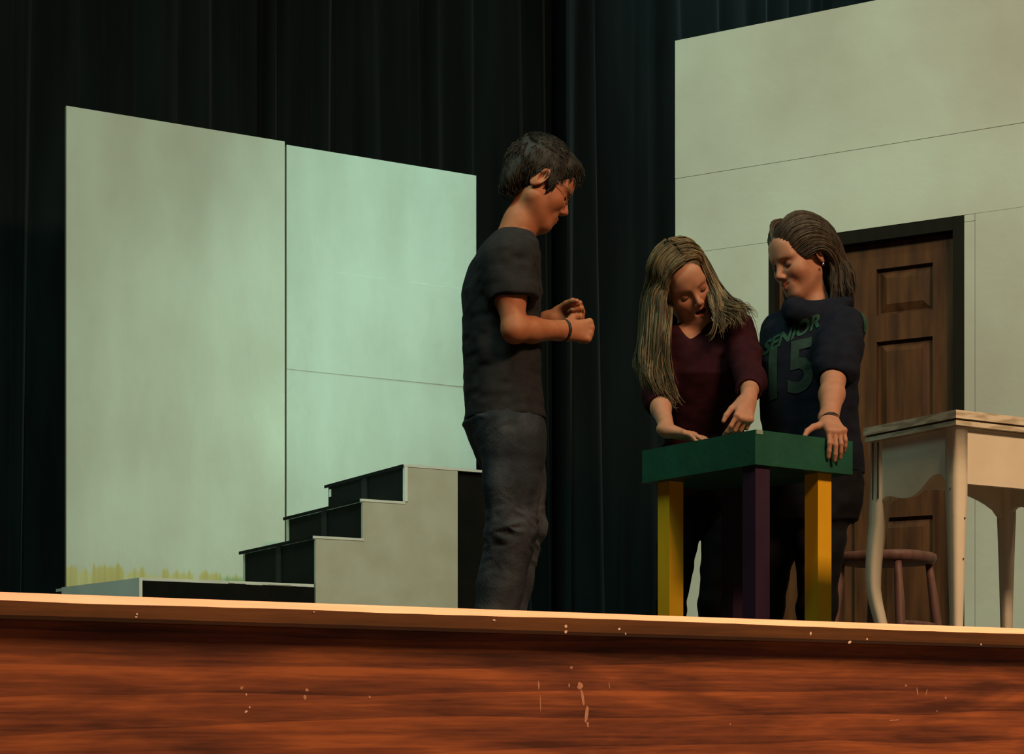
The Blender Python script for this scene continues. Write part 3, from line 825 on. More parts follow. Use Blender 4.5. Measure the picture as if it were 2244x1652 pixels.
def skin_tint(V, H, mouth=0.0, smile=0.0, red=1.0):
    L = H.loc(V); c = np.ones((len(V), 3))
    def blob(cx, cy, cz, rx, ry, rz, col, pw=1.0):
        r2 = ((L[:, 0] - cx) / rx) ** 2 + ((L[:, 1] - cy) / ry) ** 2 + ((L[:, 2] - cz) / rz) ** 2
        w = np.exp(-r2 * pw)[:, None]; c[:] = c * (1 - w) + np.array(col) * w
    for q in (-1, 1):
        blob(q * 0.042, 0.07, -0.038, 0.022, 0.04, 0.02, (0.98, 0.78, 0.76))
        blob(q * 0.031, 0.088, -0.003, 0.018, 0.02, 0.009, (0.52, 0.38, 0.36))  # shade of the eye sockets painted into the skin colour
    blob(0, 0.11, -0.04, 0.013, 0.015, 0.012, (0.97, 0.80, 0.78))
    mz = -0.0715; my = 0.0935; up_, dn_, cz = mz + 0.004 + mouth * 0.5, mz - 0.006 - mouth * 0.6, mz + smile
    def seg(a, b):
        a = np.array(a); b = np.array(b); ba = b - a
        t = np.clip(((L - a) @ ba) / (ba @ ba), 0, 1)[:, None]
        return np.linalg.norm(L - a - t * ba, axis=1)
    for q in (-1, 1):
        w = 0.024 + max(smile, 0) * 0.8; cy = my - 0.013 - max(smile, 0) * 0.35
        for (a, b, r) in (((0, my + 0.002, up_), (q * w, cy, cz), 0.0062), ((0, my, dn_), (q * w, cy, cz - 0.001), 0.0070)):
            k = np.clip((r + 0.001 - seg(a, b)) / 0.002, 0, 1)[:, None]
            c[:] = c * (1 - k) + np.array((0.82 * red, 0.52, 0.50)) * k
    if mouth > 0:
        m2 = (np.abs(L[:, 0]) < 0.022) & (L[:, 1] > 0.05) & (L[:, 1] < 0.089) & (np.abs(L[:, 2] + 0.0725) < mouth * 0.95)
        c[m2] = (0.20, 0.06, 0.06)
    return c

def hand(f, wrist, d, n, left, s=1.0, curl=((10, 15, 10),) * 4, thumb=((0.6, 0.75, 0.2), (0.85, 0.5, 0.25)), spread=4.0):
    """d: wrist to knuckles, n: palm side; thumb = two directions as (along d, along thumb side, along n)"""
    wrist = np.asarray(wrist, float); d = nrm(d); n = np.asarray(n, float); n = nrm(n - d * (n @ d))
    t = np.cross(d, n); t = -t if left else t
    base = [(0.028, 0.086), (0.009, 0.090), (-0.010, 0.085), (-0.027, 0.077)]
    lens = [(0.042, 0.025, 0.021), (0.046, 0.029, 0.022), (0.042, 0.027, 0.021), (0.033, 0.020, 0.018)]
    f.cone(wrist - d * 0.03 * s, wrist + d * 0.02 * s, 0.027 * s, 0.027 * s, 0.02 * s, flat=(n, 0.72))
    tips = []
    for i in range(4):
        kn = wrist + s * (t * base[i][0] + d * base[i][1])
        f.cone(wrist + s * (t * base[i][0] * 0.55 + d * 0.012), kn, 0.0150 * s, 0.0112 * s, 0.014 * s)
        f.ell(kn - n * 0.003 * s, np.array([0.0105] * 3) * s, None, 0.006 * s)
        ang = 0.0; p = kn; r = (0.0094, 0.0090, 0.0088, 0.0080)[i]
        sp = math.radians((1.4 - i) * spread)
        for j in range(3):
            ang += math.radians(curl[i][j])
            dd = (d * math.cos(sp) + t * math.sin(sp)) * math.cos(ang) + n * math.sin(ang)
            q = p + dd * lens[i][j] * s
            f.cone(p, q, r * s * (1 - 0.07 * j), r * s * (0.93 - 0.08 * j), 0.0035 * s)
            p = q
        tips.append(p)
    tb = wrist + s * (d * 0.018 + t * 0.024 + n * 0.006)
    v1 = nrm(d * thumb[0][0] + t * thumb[0][1] + n * thumb[0][2]); v2 = nrm(d * thumb[1][0] + t * thumb[1][1] + n * thumb[1][2])
    p1 = tb + v1 * 0.043 * s; p2 = p1 + nrm(v1 + v2) * 0.032 * s; p3 = p2 + v2 * 0.024 * s
    f.cone(tb, p1, 0.0165 * s, 0.0115 * s, 0.014 * s); f.cone(p1, p2, 0.0115 * s, 0.0102 * s, 0.004 * s); f.cone(p2, p3, 0.0102 * s, 0.0078 * s, 0.004 * s)
    return tips, p3

def face_parts(H, root, iris, brow_m, lash_m, gaze=(0, 0.8, -0.6)):
    """eyelash lines and eyebrows as thin meshes; eyeball slivers under the lowered lids"""
    for q in (-1, 1):
        c = np.array([q * 0.031, 0.0735, -0.007])
        pts = []; pw = []
        for k in range(9):
            a = math.radians(-62 + 124 * k / 8)
            el = math.radians(-24 + 10 * abs(k - 4) / 4)
            p = c + 0.0158 * np.array([math.sin(a) * math.cos(el) , math.cos(a) * math.cos(el), math.sin(el)])
            pts.append(H.w(*p)); pw.append(0.0012 * H.s + 0.0012 * H.s * math.sin(math.pi * k / 8))
        tube('eyelashes', pts, pw, lash_m, root, seg=6)
        pts = []; pw = []
        for k in range(8):
            t = k / 7
            p = (q * (0.013 + 0.036 * t), 0.0945 - 0.006 * t - 0.020 * t * t, 0.0175 + 0.008 * math.sin(math.pi * (0.15 + 0.65 * t)) - 0.003 * t)
            pts.append(H.w(*p)); pw.append((0.0030 - 0.0018 * t) * H.s)
        tube('eyebrow', pts, pw, brow_m, root, seg=8, ref=H.y, flat=(1.0, 0.6))

def eyeballs(H, root, iris_col):
    em = mat('eye_white', (0.55, 0.52, 0.48), (0.6, 0.57, 0.53), rough=0.2)
    for q in (-1, 1):
        bm = bmesh.new(); bmesh.ops.create_uvsphere(bm, u_segments=20, v_segments=12, radius=0.0125 * H.s)
        for v in bm.verts: v.co = Vector(H.w(q * 0.031, 0.0725, -0.0085)) + v.co
        from_bm('eyeball', bm, em, root, smooth=True)

def hair_locks(guides, clumps, per, spread, r0, wave=0.0, wfreq=9.0, seed=1, npts=18, fine=0.0035, shade=(0.55, 1.35), cut=(0.84, 1.0), flat=(1.5, 0.9), seg=4):
    """clumps of fine strands blended between neighbouring guide curves; returns (verts, faces, tint)"""
    r = np.random.default_rng(seed)
    G = [catmull(g, npts) for g in guides]
    parts = []; tint = []
    s = np.linspace(0, 1, npts)[:, None]
    for i in range(clumps):
        u = (i + r.uniform(0, 1)) / clumps * (len(G) - 1); a = min(int(u), len(G) - 2); t = u - a
        P = G[a] * (1 - t) + G[a + 1] * t
        off = r.normal(0, 1, 3); off2 = r.normal(0, 1, 3)
        P = P + spread * (off * (0.25 + 0.75 * s) + 0.6 * off2 * s * s)
        ph = r.uniform(0, 6.28); w1 = nrm(r.normal(0, 1, 3)); w2 = nrm(r.normal(0, 1, 3))
        P = P + wave * s * (np.sin(wfreq * s + ph) * w1 + 0.6 * np.sin(1.7 * wfreq * s + 2 * ph) * w2)
        base = r.uniform(*shade)
        for k in range(per):
            o1 = r.normal(0, 1, 3); o2 = r.normal(0, 1, 3)
            Q = P + fine * (o1 * (0.6 + 0.4 * s) + 1.1 * o2 * s * s)
            e = r.uniform(*cut); Q = catmull(Q[:max(4, int(round(npts * e)))], npts)
            rr = r0 * r.uniform(0.6, 1.3)
            q = s[:, 0]; rad = rr * np.minimum(0.45 + 2.2 * q, 1.0) * (1 - 0.85 * np.maximum(q - 0.55, 0) / 0.45)
            v, f = tube_data(Q, rad, seg, flat=flat, ref=nrm(r.normal(0, 1, 3)), cap=False)
            parts.append((v, f)); tint += [base * r.uniform(0.8, 1.2)] * len(v)
    V, F = merge(parts)
    return V, F, tint

def locks_mesh(groups, m, parent, name='long_locks'):
    V = []; F = []; T = []
    for v, f, t in groups:
        o_ = len(V); V.extend(v); F.extend([tuple(i + o_ for i in q) for q in f]); T.extend(t)
    T = np.array(T)[:, None]
    o = np_mesh(name, np.array(V), np.array(F), m, parent, np.concatenate([T, T * 0.99, T * 0.97], 1))
    o['kind'] = 'stuff'
    return o

def person_root(name_px, Z, label):
    p = at(name_px, 1000, Z)
    o = empty('person', (p[0], p[1], 0), label, 'person')
    WORLD_ROOTS.append(o)
    return o

# ------------------------------------------------------------------ figure materials
M['skin_m'] = mat('skin_tanned', (0.42, 0.150, 0.068), (0.47, 0.178, 0.084), rough=0.6, scale=40, attr='tint', spec=0.35)
M['skin_w'] = mat('skin_fair', (0.45, 0.205, 0.12), (0.50, 0.235, 0.142), rough=0.58, scale=40, attr='tint', spec=0.35)
M['tee'] = mat('charcoal_jersey', (0.020, 0.020, 0.022), (0.027, 0.027, 0.029), rough=0.9, scale=30, bump=0.2, bscale=220, spec=0.15)
M['jeans'] = mat('dark_denim', (0.024, 0.029, 0.036), (0.075, 0.082, 0.093), rough=0.85, scale=9, stretch=(1, 1, 0.7), bump=0.25, bscale=160, spec=0.15, lo=0.38, hi=0.7)
M['maroon'] = mat('maroon_knit', (0.025, 0.005, 0.008), (0.034, 0.007, 0.011), rough=0.9, scale=25, bump=0.2, bscale=180, spec=0.12)
M['navy'] = mat('navy_fleece', (0.009, 0.011, 0.019), (0.013, 0.015, 0.025), rough=0.95, scale=20, bump=0.2, bscale=150, spec=0.1)
M['leggings'] = mat('black_leggings', (0.006, 0.006, 0.007), (0.010, 0.010, 0.011), rough=0.85, scale=20, spec=0.12)
M['print'] = mat('green_print', (0.006, 0.045, 0.022), (0.012, 0.075, 0.038), rough=0.7, scale=60)
M['print2'] = mat('dark_green_print', (0.006, 0.024, 0.014), (0.009, 0.036, 0.021), rough=0.7, scale=60)
M['hair_m'] = mat('dark_brown_hair', (0.012, 0.009, 0.006), (0.024, 0.019, 0.013), rough=0.6, scale=60, stretch=(1, 1, 0.3), spec=0.3)
M['hair_b'] = mat('dark_blonde_hair', (0.105, 0.072, 0.034), (0.22, 0.165, 0.085), rough=0.55, scale=45, stretch=(1, 1, 0.25), spec=0.35, attr='tint')
M['hair_br'] = mat('brown_hair', (0.035, 0.024, 0.015), (0.075, 0.055, 0.036), rough=0.6, scale=60, stretch=(1, 1, 0.3), spec=0.3, attr='tint')
M['brow'] = mat('eyebrow_hair', (0.045, 0.030, 0.018), (0.07, 0.05, 0.03), rough=0.7)
M['dark'] = mat('dark_band', (0.012, 0.009, 0.007), (0.02, 0.015, 0.011), rough=0.6)
M['shoe'] = mat('dark_shoe', (0.02, 0.02, 0.02), (0.03, 0.03, 0.03), rough=0.7)
M['metal'] = mat('silver_metal', (0.7, 0.7, 0.7), (0.8, 0.8, 0.8), rough=0.25, metal=1.0)
M['wire'] = mat('dark_wire', (0.03, 0.028, 0.03), (0.04, 0.04, 0.04), rough=0.35, metal=0.6)
M['teeth'] = mat('teeth', (0.62, 0.58, 0.52), (0.68, 0.64, 0.58), rough=0.35)

def st_px(rows, Z, off=0.0):
    """rows of (pixel y, pixel x of the centre, half width, half depth) -> loft stations at distance Z (+ off per row)"""
    out = []
    for r in rows:
        z_ = r[4] if len(r) > 4 else Z
        p = at(r[1], r[0], z_); out.append((p[2], p[0], p[1], r[2], r[3]))
    return out

def band(name, c, axis, r, tube_r, m, parent, squash=(None, 1.0)):
    axis = nrm(axis); u = nrm(np.cross(axis, UP if abs(axis[2]) < 0.9 else RV)); w = np.cross(axis, u)
    pts = []
    for k in range(25):
        a = 2 * math.pi * k / 24; q = u * math.cos(a) + w * math.sin(a)
        if squash[0] is not None:
            sv = nrm(squash[0]); q = q + sv * (q @ sv) * (squash[1] - 1)
        pts.append(c + q * r)
    return tube(name, pts, [tube_r] * 25, m, parent, seg=8, cap=False)

def shoes(root, ankles, toe, m, z0=0.0):
    for a in ankles:
        f = Field(a - 0.34, a + 0.34, 0.005)
        g = np.array([a[0], a[1], 0.0]); t = nrm([toe[0], toe[1], 0])
        f.cone(g - t * 0.045 + UP * 0.035, g + t * 0.10 + UP * 0.032, 0.036, 0.040, 0.02)
        f.cone(g + t * 0.10 + UP * 0.032, g + t * 0.17 + UP * 0.026, 0.040, 0.030, 0.02)
        f.cone(g - t * 0.01 + UP * 0.05, g + UP * 0.10, 0.040, 0.042, 0.02)
        f.plane_cut(g, -UP, g - 0.3, g + 0.3)
        V, F = f.mesh(1); np_mesh('shoe', V, F, m, root)

BH = 0.0032          # grid of the bodies
CH = 0.0045         # grid of the clothes

# ================================================================== person in the t-shirt (profile, looking down)
def build_man():
    Z = 6.13
    root = person_root(1120, Z, 'person in a charcoal t-shirt and jeans standing in profile, holding both fists together')
    yaw = math.radians(12); fm = RV * math.cos(yaw) + FV * math.sin(yaw); lm = np.cross(UP, fm)
    H = Head(at(1182, 402, Z), fm * math.cos(math.radians(28)) - UP * math.sin(math.radians(28)), UP * 1.0 + fm * 0.45, 1.08)
    torso = [(505, 1127, 0.055, 0.058), (522, 1120, 0.105, 0.075), (545, 1112, 0.165, 0.092), (580, 1104, 0.185, 0.110), (640, 1099, 0.182, 0.122),
             (740, 1099, 0.165, 0.122), (830, 1102, 0.158, 0.120), (905, 1105, 0.165, 0.124)]
    hipz = [(880, 1104, 0.150, 0.108), (905, 1104, 0.156, 0.113), (928, 1104, 0.172, 0.130), (965, 1113, 0.176, 0.118), (1005, 1120, 0.172, 0.104), (1030, 1125, 0.155, 0.09)]
    shR, shL = at(1108, 572, Z - 0.165), at(1122, 566, Z + 0.20)
    elR, elL = at(1128, 722, Z - 0.20), at(1145, 722, Z + 0.23)
    wrR, wrL = at(1233, 724, Z - 0.06), at(1216, 699, Z + 0.10)
    legs = {}
    legs['R'] = [at(1118, 960, Z - 0.08), at(1122, 1060, Z - 0.09), at(1121, 1165, Z - 0.09), at(1098, 1280, Z - 0.07), at(1060, 1475, Z - 0.05)]
    legs['L'] = [at(1128, 960, Z + 0.09), at(1134, 1060, Z + 0.10), at(1142, 1150, Z + 0.11), at(1118, 1270, Z + 0.13), at(1078, 1472, Z + 0.16)]
    lo = np.array([1e9] * 3); hi = -lo
    for p in (shR, shL, elR, elL, wrR, wrL, *legs['R'], *legs['L'], H.C):
        lo = np.minimum(lo, p); hi = np.maximum(hi, p)
    lo = lo - np.array([0.24, 0.24, 0.1]); hi = hi + np.array([0.24, 0.24, 0.19]); lo[2] = 0.0
    f = Field(lo, hi, BH)
    f.loft(st_px(torso, Z), lm, fm, 0.02, grow=-0.026)
    f.loft(st_px(hipz, Z), lm, fm, 0.02, grow=-0.030)
    f.chain([at(1124, 528, Z), at(1142, 488, Z), at(1168, 440, Z)], [0.060, 0.054, 0.056], 0.025)
    head_skin(f, H)
    for sh, el, wr in ((shR, elR, wrR), (shL, elL, wrL)):
        f.chain([sh, sh + (el - sh) * 0.5, el], [0.056, 0.046, 0.037], 0.03)
        f.ell(el + (0, 0, -0.002), np.array([0.036] * 3), None, 0.02)
        f.chain([el, el + (wr - el) * 0.35, wr], [0.037, 0.0385, 0.0275], 0.02)
    fist = ((78, 95, 55),) * 4
    dR = nrm(RV * 0.93 + FV * 0.30 + UP * 0.05)
    hand(f, wrR + dR * 0.006, dR, FV * 0.95 - RV * 0.3, False, 1.0, fist, ((0.55, 0.55, 0.6), (0.85, -0.1, 0.75)), 3)
    dL = nrm(RV * 0.95 - FV * 0.25 + UP * 0.10)
    hand(f, wrL, dL, -FV * 0.95 - RV * 0.2, True, 1.0, fist, ((0.75, 0.25, 0.6), (0.8, -0.25, 0.7)), 3)
    for k in 'RL':
        f.chain(legs[k], [0.082, 0.075, 0.056, 0.052, 0.036], 0.02)
        a = legs[k][-1]; g = np.array([a[0], a[1], 0.035])
        f.chain([a, g + UP * 0.03, g + fm * 0.12], [0.036, 0.036, 0.028], 0.02)
    V, F = f.mesh(1)
    np_mesh('body', V, F, M['skin_m'], root, skin_tint(V, H, red=0.9))
    # t-shirt
    t0 = at(1100, 940, Z); f = Field(t0 - np.array([0.34, 0.34, 0.06]), at(1100, 470, Z) + np.array([0.34, 0.34, 0.0]), CH)
    sr = st_px(torso, Z); zb = at(1100, 915, Z)[2]; sr.append((zb - 0.012, sr[-1][1], sr[-1][2], sr[-1][3] + 0.004, sr[-1][4] + 0.004))
    f.loft(sr, lm, fm, 0.02)
    for sh, el, e in ((shR, elR, 0.56), (shL, elL, 0.56)):
        m_ = sh + (el - sh) * e; n_ = nrm(el - sh + FV * 0.0); c_ = (m_, n_)
        f.cone(sh, sh + (el - sh) * 0.8, 0.074, 0.064, 0.04, cut=c_)
        f.cone(sh + RV * 0.02, sh + (el - sh) * 0.8 + RV * 0.034, 0.060, 0.054, 0.03, cut=c_)
    f.wrinkle(lo, hi, 0.0045, 16, 5, (1, 1, 0.8)); f.wrinkle(lo, hi, 0.003, 34, 8, (0.6, 0.6, 1.5))
    # open the neck
    f.cone(at(1131, 512, Z), at(1152, 460, Z), 0.061, 0.085, 0.006, 'sub')
    for sh, el, e in ((shR, elR, 0.50), (shL, elL, 0.52)):
        m_ = sh + (el - sh) * 0.53
        f.cone(m_ + RV * 0.012, m_ + (el - sh) * 0.5, 0.050, 0.056, 0.003, 'sub')
    V, F = f.mesh(2); np_mesh('t_shirt', V, F, M['tee'], root)
    # jeans
    f = Field(np.array([lo[0], lo[1], 0.0]), np.array([hi[0], hi[1], at(1100, 885, Z)[2]]), CH)
    f.loft(st_px(hipz, Z), lm, fm, 0.02)
    f.plane_cut(at(1104, 893, Z), UP, lo, hi)
    for k in 'RL':
        pts = legs[k]; f.chain(pts[:-1] + [np.array([pts[-1][0], pts[-1][1], 0.05])], [0.097, 0.088, 0.079, 0.072, 0.066], 0.03)
    nz = value_noise(21)
    kz = legs['R'][2][2]
    def folds(x, y, z):
        u = x * fm[0] + y * fm[1]
        w = np.exp(-((z - kz + 0.02) / 0.10) ** 2) + 0.7 * np.exp(-((z - 0.12) / 0.12) ** 2) + 0.5 * np.exp(-((z - (kz + 0.40)) / 0.09) ** 2) + 0.10
        n1 = nz(u * 7 + z * 9, x * 6 + y * 3 + 0 * z, z * 24 - u * 14); n2 = nz(u * 11 - z * 12 + 5, x * 7 - y * 4 + 0 * z, z * 30 + u * 20)
        return 0.010 * w * (np.minimum(np.abs(n1), np.abs(n2)) * 2.0 - 0.35)
    f.apply(folds, lo, hi, 0, 'disp', 0.0)
    V, F = f.mesh(2); jo = np_mesh('jeans', V, F, M['jeans'], root)
    shoes(root, [legs['R'][-1], legs['L'][-1]], fm, M['shoe'])
    # hair
    f = Field(H.C - 0.19, H.C + 0.19, 0.0035); s = H.s
    E = lambda c, r, k: f.ell(H.w(*c), np.array(r) * s, H.A, k * s)
    E((0, -0.018, 0.040), (0.087, 0.106, 0.096), 0.01)
    E((0, 0.052, 0.078), (0.062, 0.052, 0.040), 0.02)
    E((0, -0.080, -0.02), (0.058, 0.034, 0.065), 0.02)
    for q in (-1, 1): E((q * 0.071, 0.012, 0.004), (0.014, 0.040, 0.045), 0.012)
    Ax = H.A
    def hl(x, y, z):
        px, py, pz = x - H.C[0], y - H.C[1], z - H.C[2]
        ly = (px * Ax[1][0] + py * Ax[1][1] + pz * Ax[1][2]) / s; lz = (px * Ax[2][0] + py * Ax[2][1] + pz * Ax[2][2]) / s
        lim = np.interp(ly, [-0.13, -0.055, -0.028, -0.012, 0.006, 0.020, 0.034, 0.045, 0.062, 0.074, 0.12], [-0.085, -0.082, -0.045, 0.016, 0.014, -0.030, -0.030, 0.022, 0.036, 0.050, 0.052])
        return (lz - lim) * 0.6 * s          # positive above the hairline
    sl, P = f._sl(H.C - 0.19, H.C + 0.19, 0.0)
    f.d[sl] = np.maximum(f.d[sl], -hl(*P).astype(np.float32))
    f.wrinkle(H.C - 0.19, H.C + 0.19, 0.0035, 70, 4, (1, 1, 0.45))
    V, F = f.mesh(1); hair = np_mesh('hair', V, F, M['hair_m'], root)
    # short tufts along the surface
    r = np.random.default_rng(5); L = H.loc(V); parts = []
    pick = r.choice(len(V), 1500, replace=False)
    for i in pick:
        l = L[i]; nl = nrm(l - np.array([0, -0.018, 0.03]))
        comb = np.array([0.25 * np.sign(l[0]) * 0.3, 0.75 if l[2] > 0.07 else 0.1, -0.15 if l[2] > 0.07 else -1.0]) + r.normal(0, 0.22, 3)
        comb = nrm(comb - nl * (comb @ nl)); ln = r.uniform(0.014, 0.026)
        a = l - nl * 0.002; b = l + comb * ln * 0.5 + nl * 0.003; c_ = l + comb * ln + nl * 0.0035
        parts.append(tube_data([H.w(*a), H.w(*b), H.w(*c_)], [0.0016, 0.0014, 0.0003], 4, cap=False))
    v, q = merge(parts); from_pd('hair_tuft', v, q, M['hair_m'], hair)['kind'] = 'stuff'
    face_parts(H, root, None, M['hair_m'], M['dark'])
    # glasses
    gl = bpy.data.objects.new('glasses', None); link(gl, root)
    for q in (-1, 1):
        rim = [H.w(q * 0.031 + 0.021 * math.cos(a), 0.101 - 0.006 * abs(math.cos(a)), -0.006 + 0.015 * math.sin(a)) for a in np.linspace(0, 2 * math.pi, 25)]
        tube('rim', rim, [0.0013] * 25, M['wire'], gl, seg=6, cap=False)
        tube('temple_arm', [H.w(q * 0.052, 0.097, 0.0), H.w(q * 0.073, 0.082, 0.002), H.w(q * 0.080, 0.03, 0.006), H.w(q * 0.082, -0.01, 0.012), H.w(q * 0.082, -0.03, -0.004)], [0.0016] * 5, M['metal'], gl, seg=6)
    tube('bridge', [H.w(-0.011, 0.100, 0.0), H.w(0, 0.106, 0.003), H.w(0.011, 0.100, 0.0)], [0.0013] * 3, M['wire'], gl, seg=6)
    ax = nrm(wrR - elR)
    band('wristband', wrR + ax * 0.004, ax + UP * -0.1, 0.0305, 0.0058, M['dark'], root)
    # crew-neck rib
    return root

# ================================================================== person in the maroon top (leaning, long hair)
def build_maroon():
    Z = 6.45
    root = person_root(1540, Z, 'person with long wavy hair in a maroon top leaning on the green table')
    face = nrm(-FV * 0.80 + RV * 0.30 - UP * 0.46)
    H = Head(at(1497, 621, Z - 0.08), face, UP * 0.90 - RV * 0.46 - FV * 0.2, 1.03)
    fb = nrm(-FV * 0.95 + RV * 0.25); lb = np.cross(UP, fb)
    Zt = Z
    torso = [(705, 1527, 0.05, 0.05, Zt - 0.02), (718, 1530, 0.10, 0.07, Zt - 0.01), (740, 1533, 0.155, 0.085, Zt), (790, 1537, 0.160, 0.102, Zt + 0.01), (830, 1540, 0.155, 0.112, Zt + 0.02),
             (900, 1541, 0.135, 0.100, Zt + 0.06), (960, 1542, 0.130, 0.100, Zt + 0.10), (1030, 1545, 0.160, 0.115, Zt + 0.13)]
    hips = [(985, 1544, 0.140, 0.105, Zt + 0.11), (1050, 1547, 0.172, 0.125, Zt + 0.14), (1095, 1550, 0.172, 0.116, Zt + 0.15), (1118, 1550, 0.150, 0.100, Zt + 0.15)]
    shR, shL = at(1447, 752, Z + 0.02), at(1617, 722, Z - 0.05)
    elR, elL = at(1440, 868, Z - 0.10), at(1646, 836, Z - 0.19)
    wrR, wrL = at(1464, 945, 6.19), at(1639, 876, 5.99)
    legs = {'R': [at(1506, 1085, Z + 0.15), at(1483, 1200, Z + 0.14), at(1471, 1330, Z + 0.13), at(1458, 1505, Z + 0.16)],
            'L': [at(1590, 1085, Z + 0.15), at(1582, 1200, Z + 0.13), at(1562, 1330, Z + 0.12), at(1552, 1505, Z + 0.15)]}
    lo = np.array([1e9] * 3); hi = -lo
    for p in (shR, shL, elR, elL, wrR, wrL, *legs['R'], *legs['L'], H.C):
        lo = np.minimum(lo, p); hi = np.maximum(hi, p)
    lo = lo - np.array([0.2, 0.2, 0.1]); hi = hi + np.array([0.2, 0.2, 0.17]); lo[2] = 0.0
    f = Field(lo, hi, BH)
    f.loft(st_px(torso, Z), lb, fb, 0.02, grow=-0.010)
    f.loft(st_px(hips, Z), lb, fb, 0.02, grow=-0.018)
    f.chain([at(1533, 735, Z), at(1522, 705, Z - 0.03), at(1505, 655, Z - 0.055)], [0.055, 0.045, 0.046], 0.025)
    head_skin(f, H, True, mouth=0.013, smile=0.008)
    for sh, el, wr in ((shR, elR, wrR), (shL, elL, wrL)):
        f.chain([sh, sh + (el - sh) * 0.5, el], [0.042, 0.036, 0.031], 0.03)
        f.chain([el, el + (wr - el) * 0.35, wr], [0.031, 0.0315, 0.0225], 0.02)
    hand(f, wrR + RV * 0.008, RV * 0.72 - FV * 0.55 - UP * 0.22, -UP, False, 0.90, ((6, 14, 10), (4, 14, 10), (4, 14, 10), (6, 16, 12)), ((0.75, 0.6, 0.1), (0.9, 0.4, 0.1)), 7)
    hand(f, wrL, -UP * 0.80 - RV * 0.22 - FV * 0.42, FV * 0.6 - UP * 0.35 - RV * 0.3, True, 0.88, ((28, 35, 20), (45, 60, 35), (52, 66, 40), (55, 66, 40)), ((0.8, 0.5, 0.3), (0.9, 0.1, 0.3)), 5)
    toe = fb
    for k in 'RL':
        f.chain(legs[k], [0.062, 0.054, 0.040, 0.030], 0.012)
        a = legs[k][-1]; g = np.array([a[0], a[1], 0.033]); f.chain([a, g + UP * 0.03, g + toe * 0.12], [0.034, 0.034, 0.026], 0.02)
    V, F = f.mesh(1)
    np_mesh('body', V, F, M['skin_w'], root, skin_tint(V, H, mouth=0.013, smile=0.008))
    # knit top with a deep V neck and three-quarter sleeves
    t0 = at(1540, 1060, Z)[2]
    f = Field(np.array([lo[0], lo[1], t0 - 0.02]), np.array([hi[0], hi[1], at(1540, 660, Z)[2]]), CH)
    f.loft(st_px(torso, Z), lb, fb, 0.02, grow=0.004)
    for sh, el, wr, e in ((shR, elR, wrR, 0.18), (shL, elL, wrL, 0.42)):
        f.chain([sh, sh + (el - sh) * 0.5, el, el + (wr - el) * e], [0.056, 0.052, 0.047, 0.043], 0.035)
    f.wrinkle(lo, hi, 0.0045, 15, 15, (1, 1, 0.8)); f.wrinkle(lo, hi, 0.003, 32, 18, (0.7, 0.7, 1.3))
    for sh, el, wr, e in ((shR, elR, wrR, 0.18), (shL, elL, wrL, 0.42)):
        m_ = el + (wr - el) * (e + 0.10); f.cone(m_, m_ + (wr - el) * 0.5, 0.036, 0.04, 0.004, 'sub')
    # V opening: wedge down the front, seen slightly to the right of centre
    vb = at(1524, 760, Z - 0.10)
    va = at(1512, 690, Z - 0.085)
    for t in np.linspace(0, 1, 12):
        c = vb + (va - vb) * t
        f.cone(c - RV * 0.040 * t, c + RV * 0.044 * t, 0.006 + 0.016 * t, 0.006 + 0.016 * t, 0.004, 'sub')
        f.cone(c - RV * 0.040 * t + FV * 0.03, c + RV * 0.044 * t + FV * 0.03, 0.006 + 0.016 * t, 0.006 + 0.016 * t, 0.004, 'sub') if t > 0.5 else None
    f.cone(at(1528, 722, Z - 0.02), at(1512, 668, Z - 0.05), 0.055, 0.075, 0.006, 'sub')
    V, F = f.mesh(2); np_mesh('knit_top', V, F, M['maroon'], root)
    # leggings
    f = Field(np.array([lo[0], lo[1], 0.0]), np.array([hi[0], hi[1], at(1545, 970, Z)[2]]), CH)
    f.loft(st_px(hips, Z), lb, fb, 0.02)
    for k in 'RL': f.chain(legs[k][:-1] + [np.array([*legs[k][-1][:2], 0.08])], [0.078, 0.069, 0.052, 0.044], 0.012)
    f.wrinkle(lo, hi, 0.004, 22, 44, (1, 1, 1.2))
    V, F = f.mesh(2); np_mesh('leggings', V, F, M['leggings'], root)
    shoes(root, [legs['R'][-1], legs['L'][-1]], toe, M['shoe'])
    # teeth
    tp = [H.w(x, 0.0875 - 9 * x * x, -0.0668 + 8 * x * x) for x in np.linspace(-0.015, 0.015, 9)]
    tube('teeth', tp, [0.0030 * H.s] * 9, M['teeth'], root, seg=6, ref=H.z, flat=(0.6, 1.0))
    # hair: cap plus locks
    f = Field(H.C - 0.19, H.C + 0.19, 0.004); s = H.s
    E = lambda c, r, k: f.ell(H.w(*c), np.array(r) * s, H.A, k * s)
    E((0, -0.022, 0.042), (0.088, 0.104, 0.092), 0.01)
    E((0, -0.05, -0.03), (0.082, 0.07, 0.085), 0.03)
    Ax = H.A
    sl, P = f._sl(H.C - 0.19, H.C + 0.19, 0.0)
    px, py, pz = P[0] - H.C[0], P[1] - H.C[1], P[2] - H.C[2]
    lx, ly, lz = [(px * Ax[i][0] + py * Ax[i][1] + pz * Ax[i][2]) / s for i in range(3)]
    lim = np.interp(ly, [-0.13, -0.02, 0.012, 0.030, 0.05, 0.068, 0.082, 0.13], [-0.16, -0.14, -0.06, 0.02, 0.048, 0.066, 0.076, 0.078])
    f.d[sl] = np.maximum(f.d[sl], ((lim - lz) * 0.6 * s).astype(np.float32))
    f.wrinkle(H.C - 0.19, H.C + 0.19, 0.003, 60, 6, (1, 1, 0.3))
    V, F = f.mesh(1); hair = np_mesh('hair', V, F, M['hair_b'], root, np.full((len(V), 3), 0.62))
    zf = Z - 0.10; zb_ = Z + 0.02
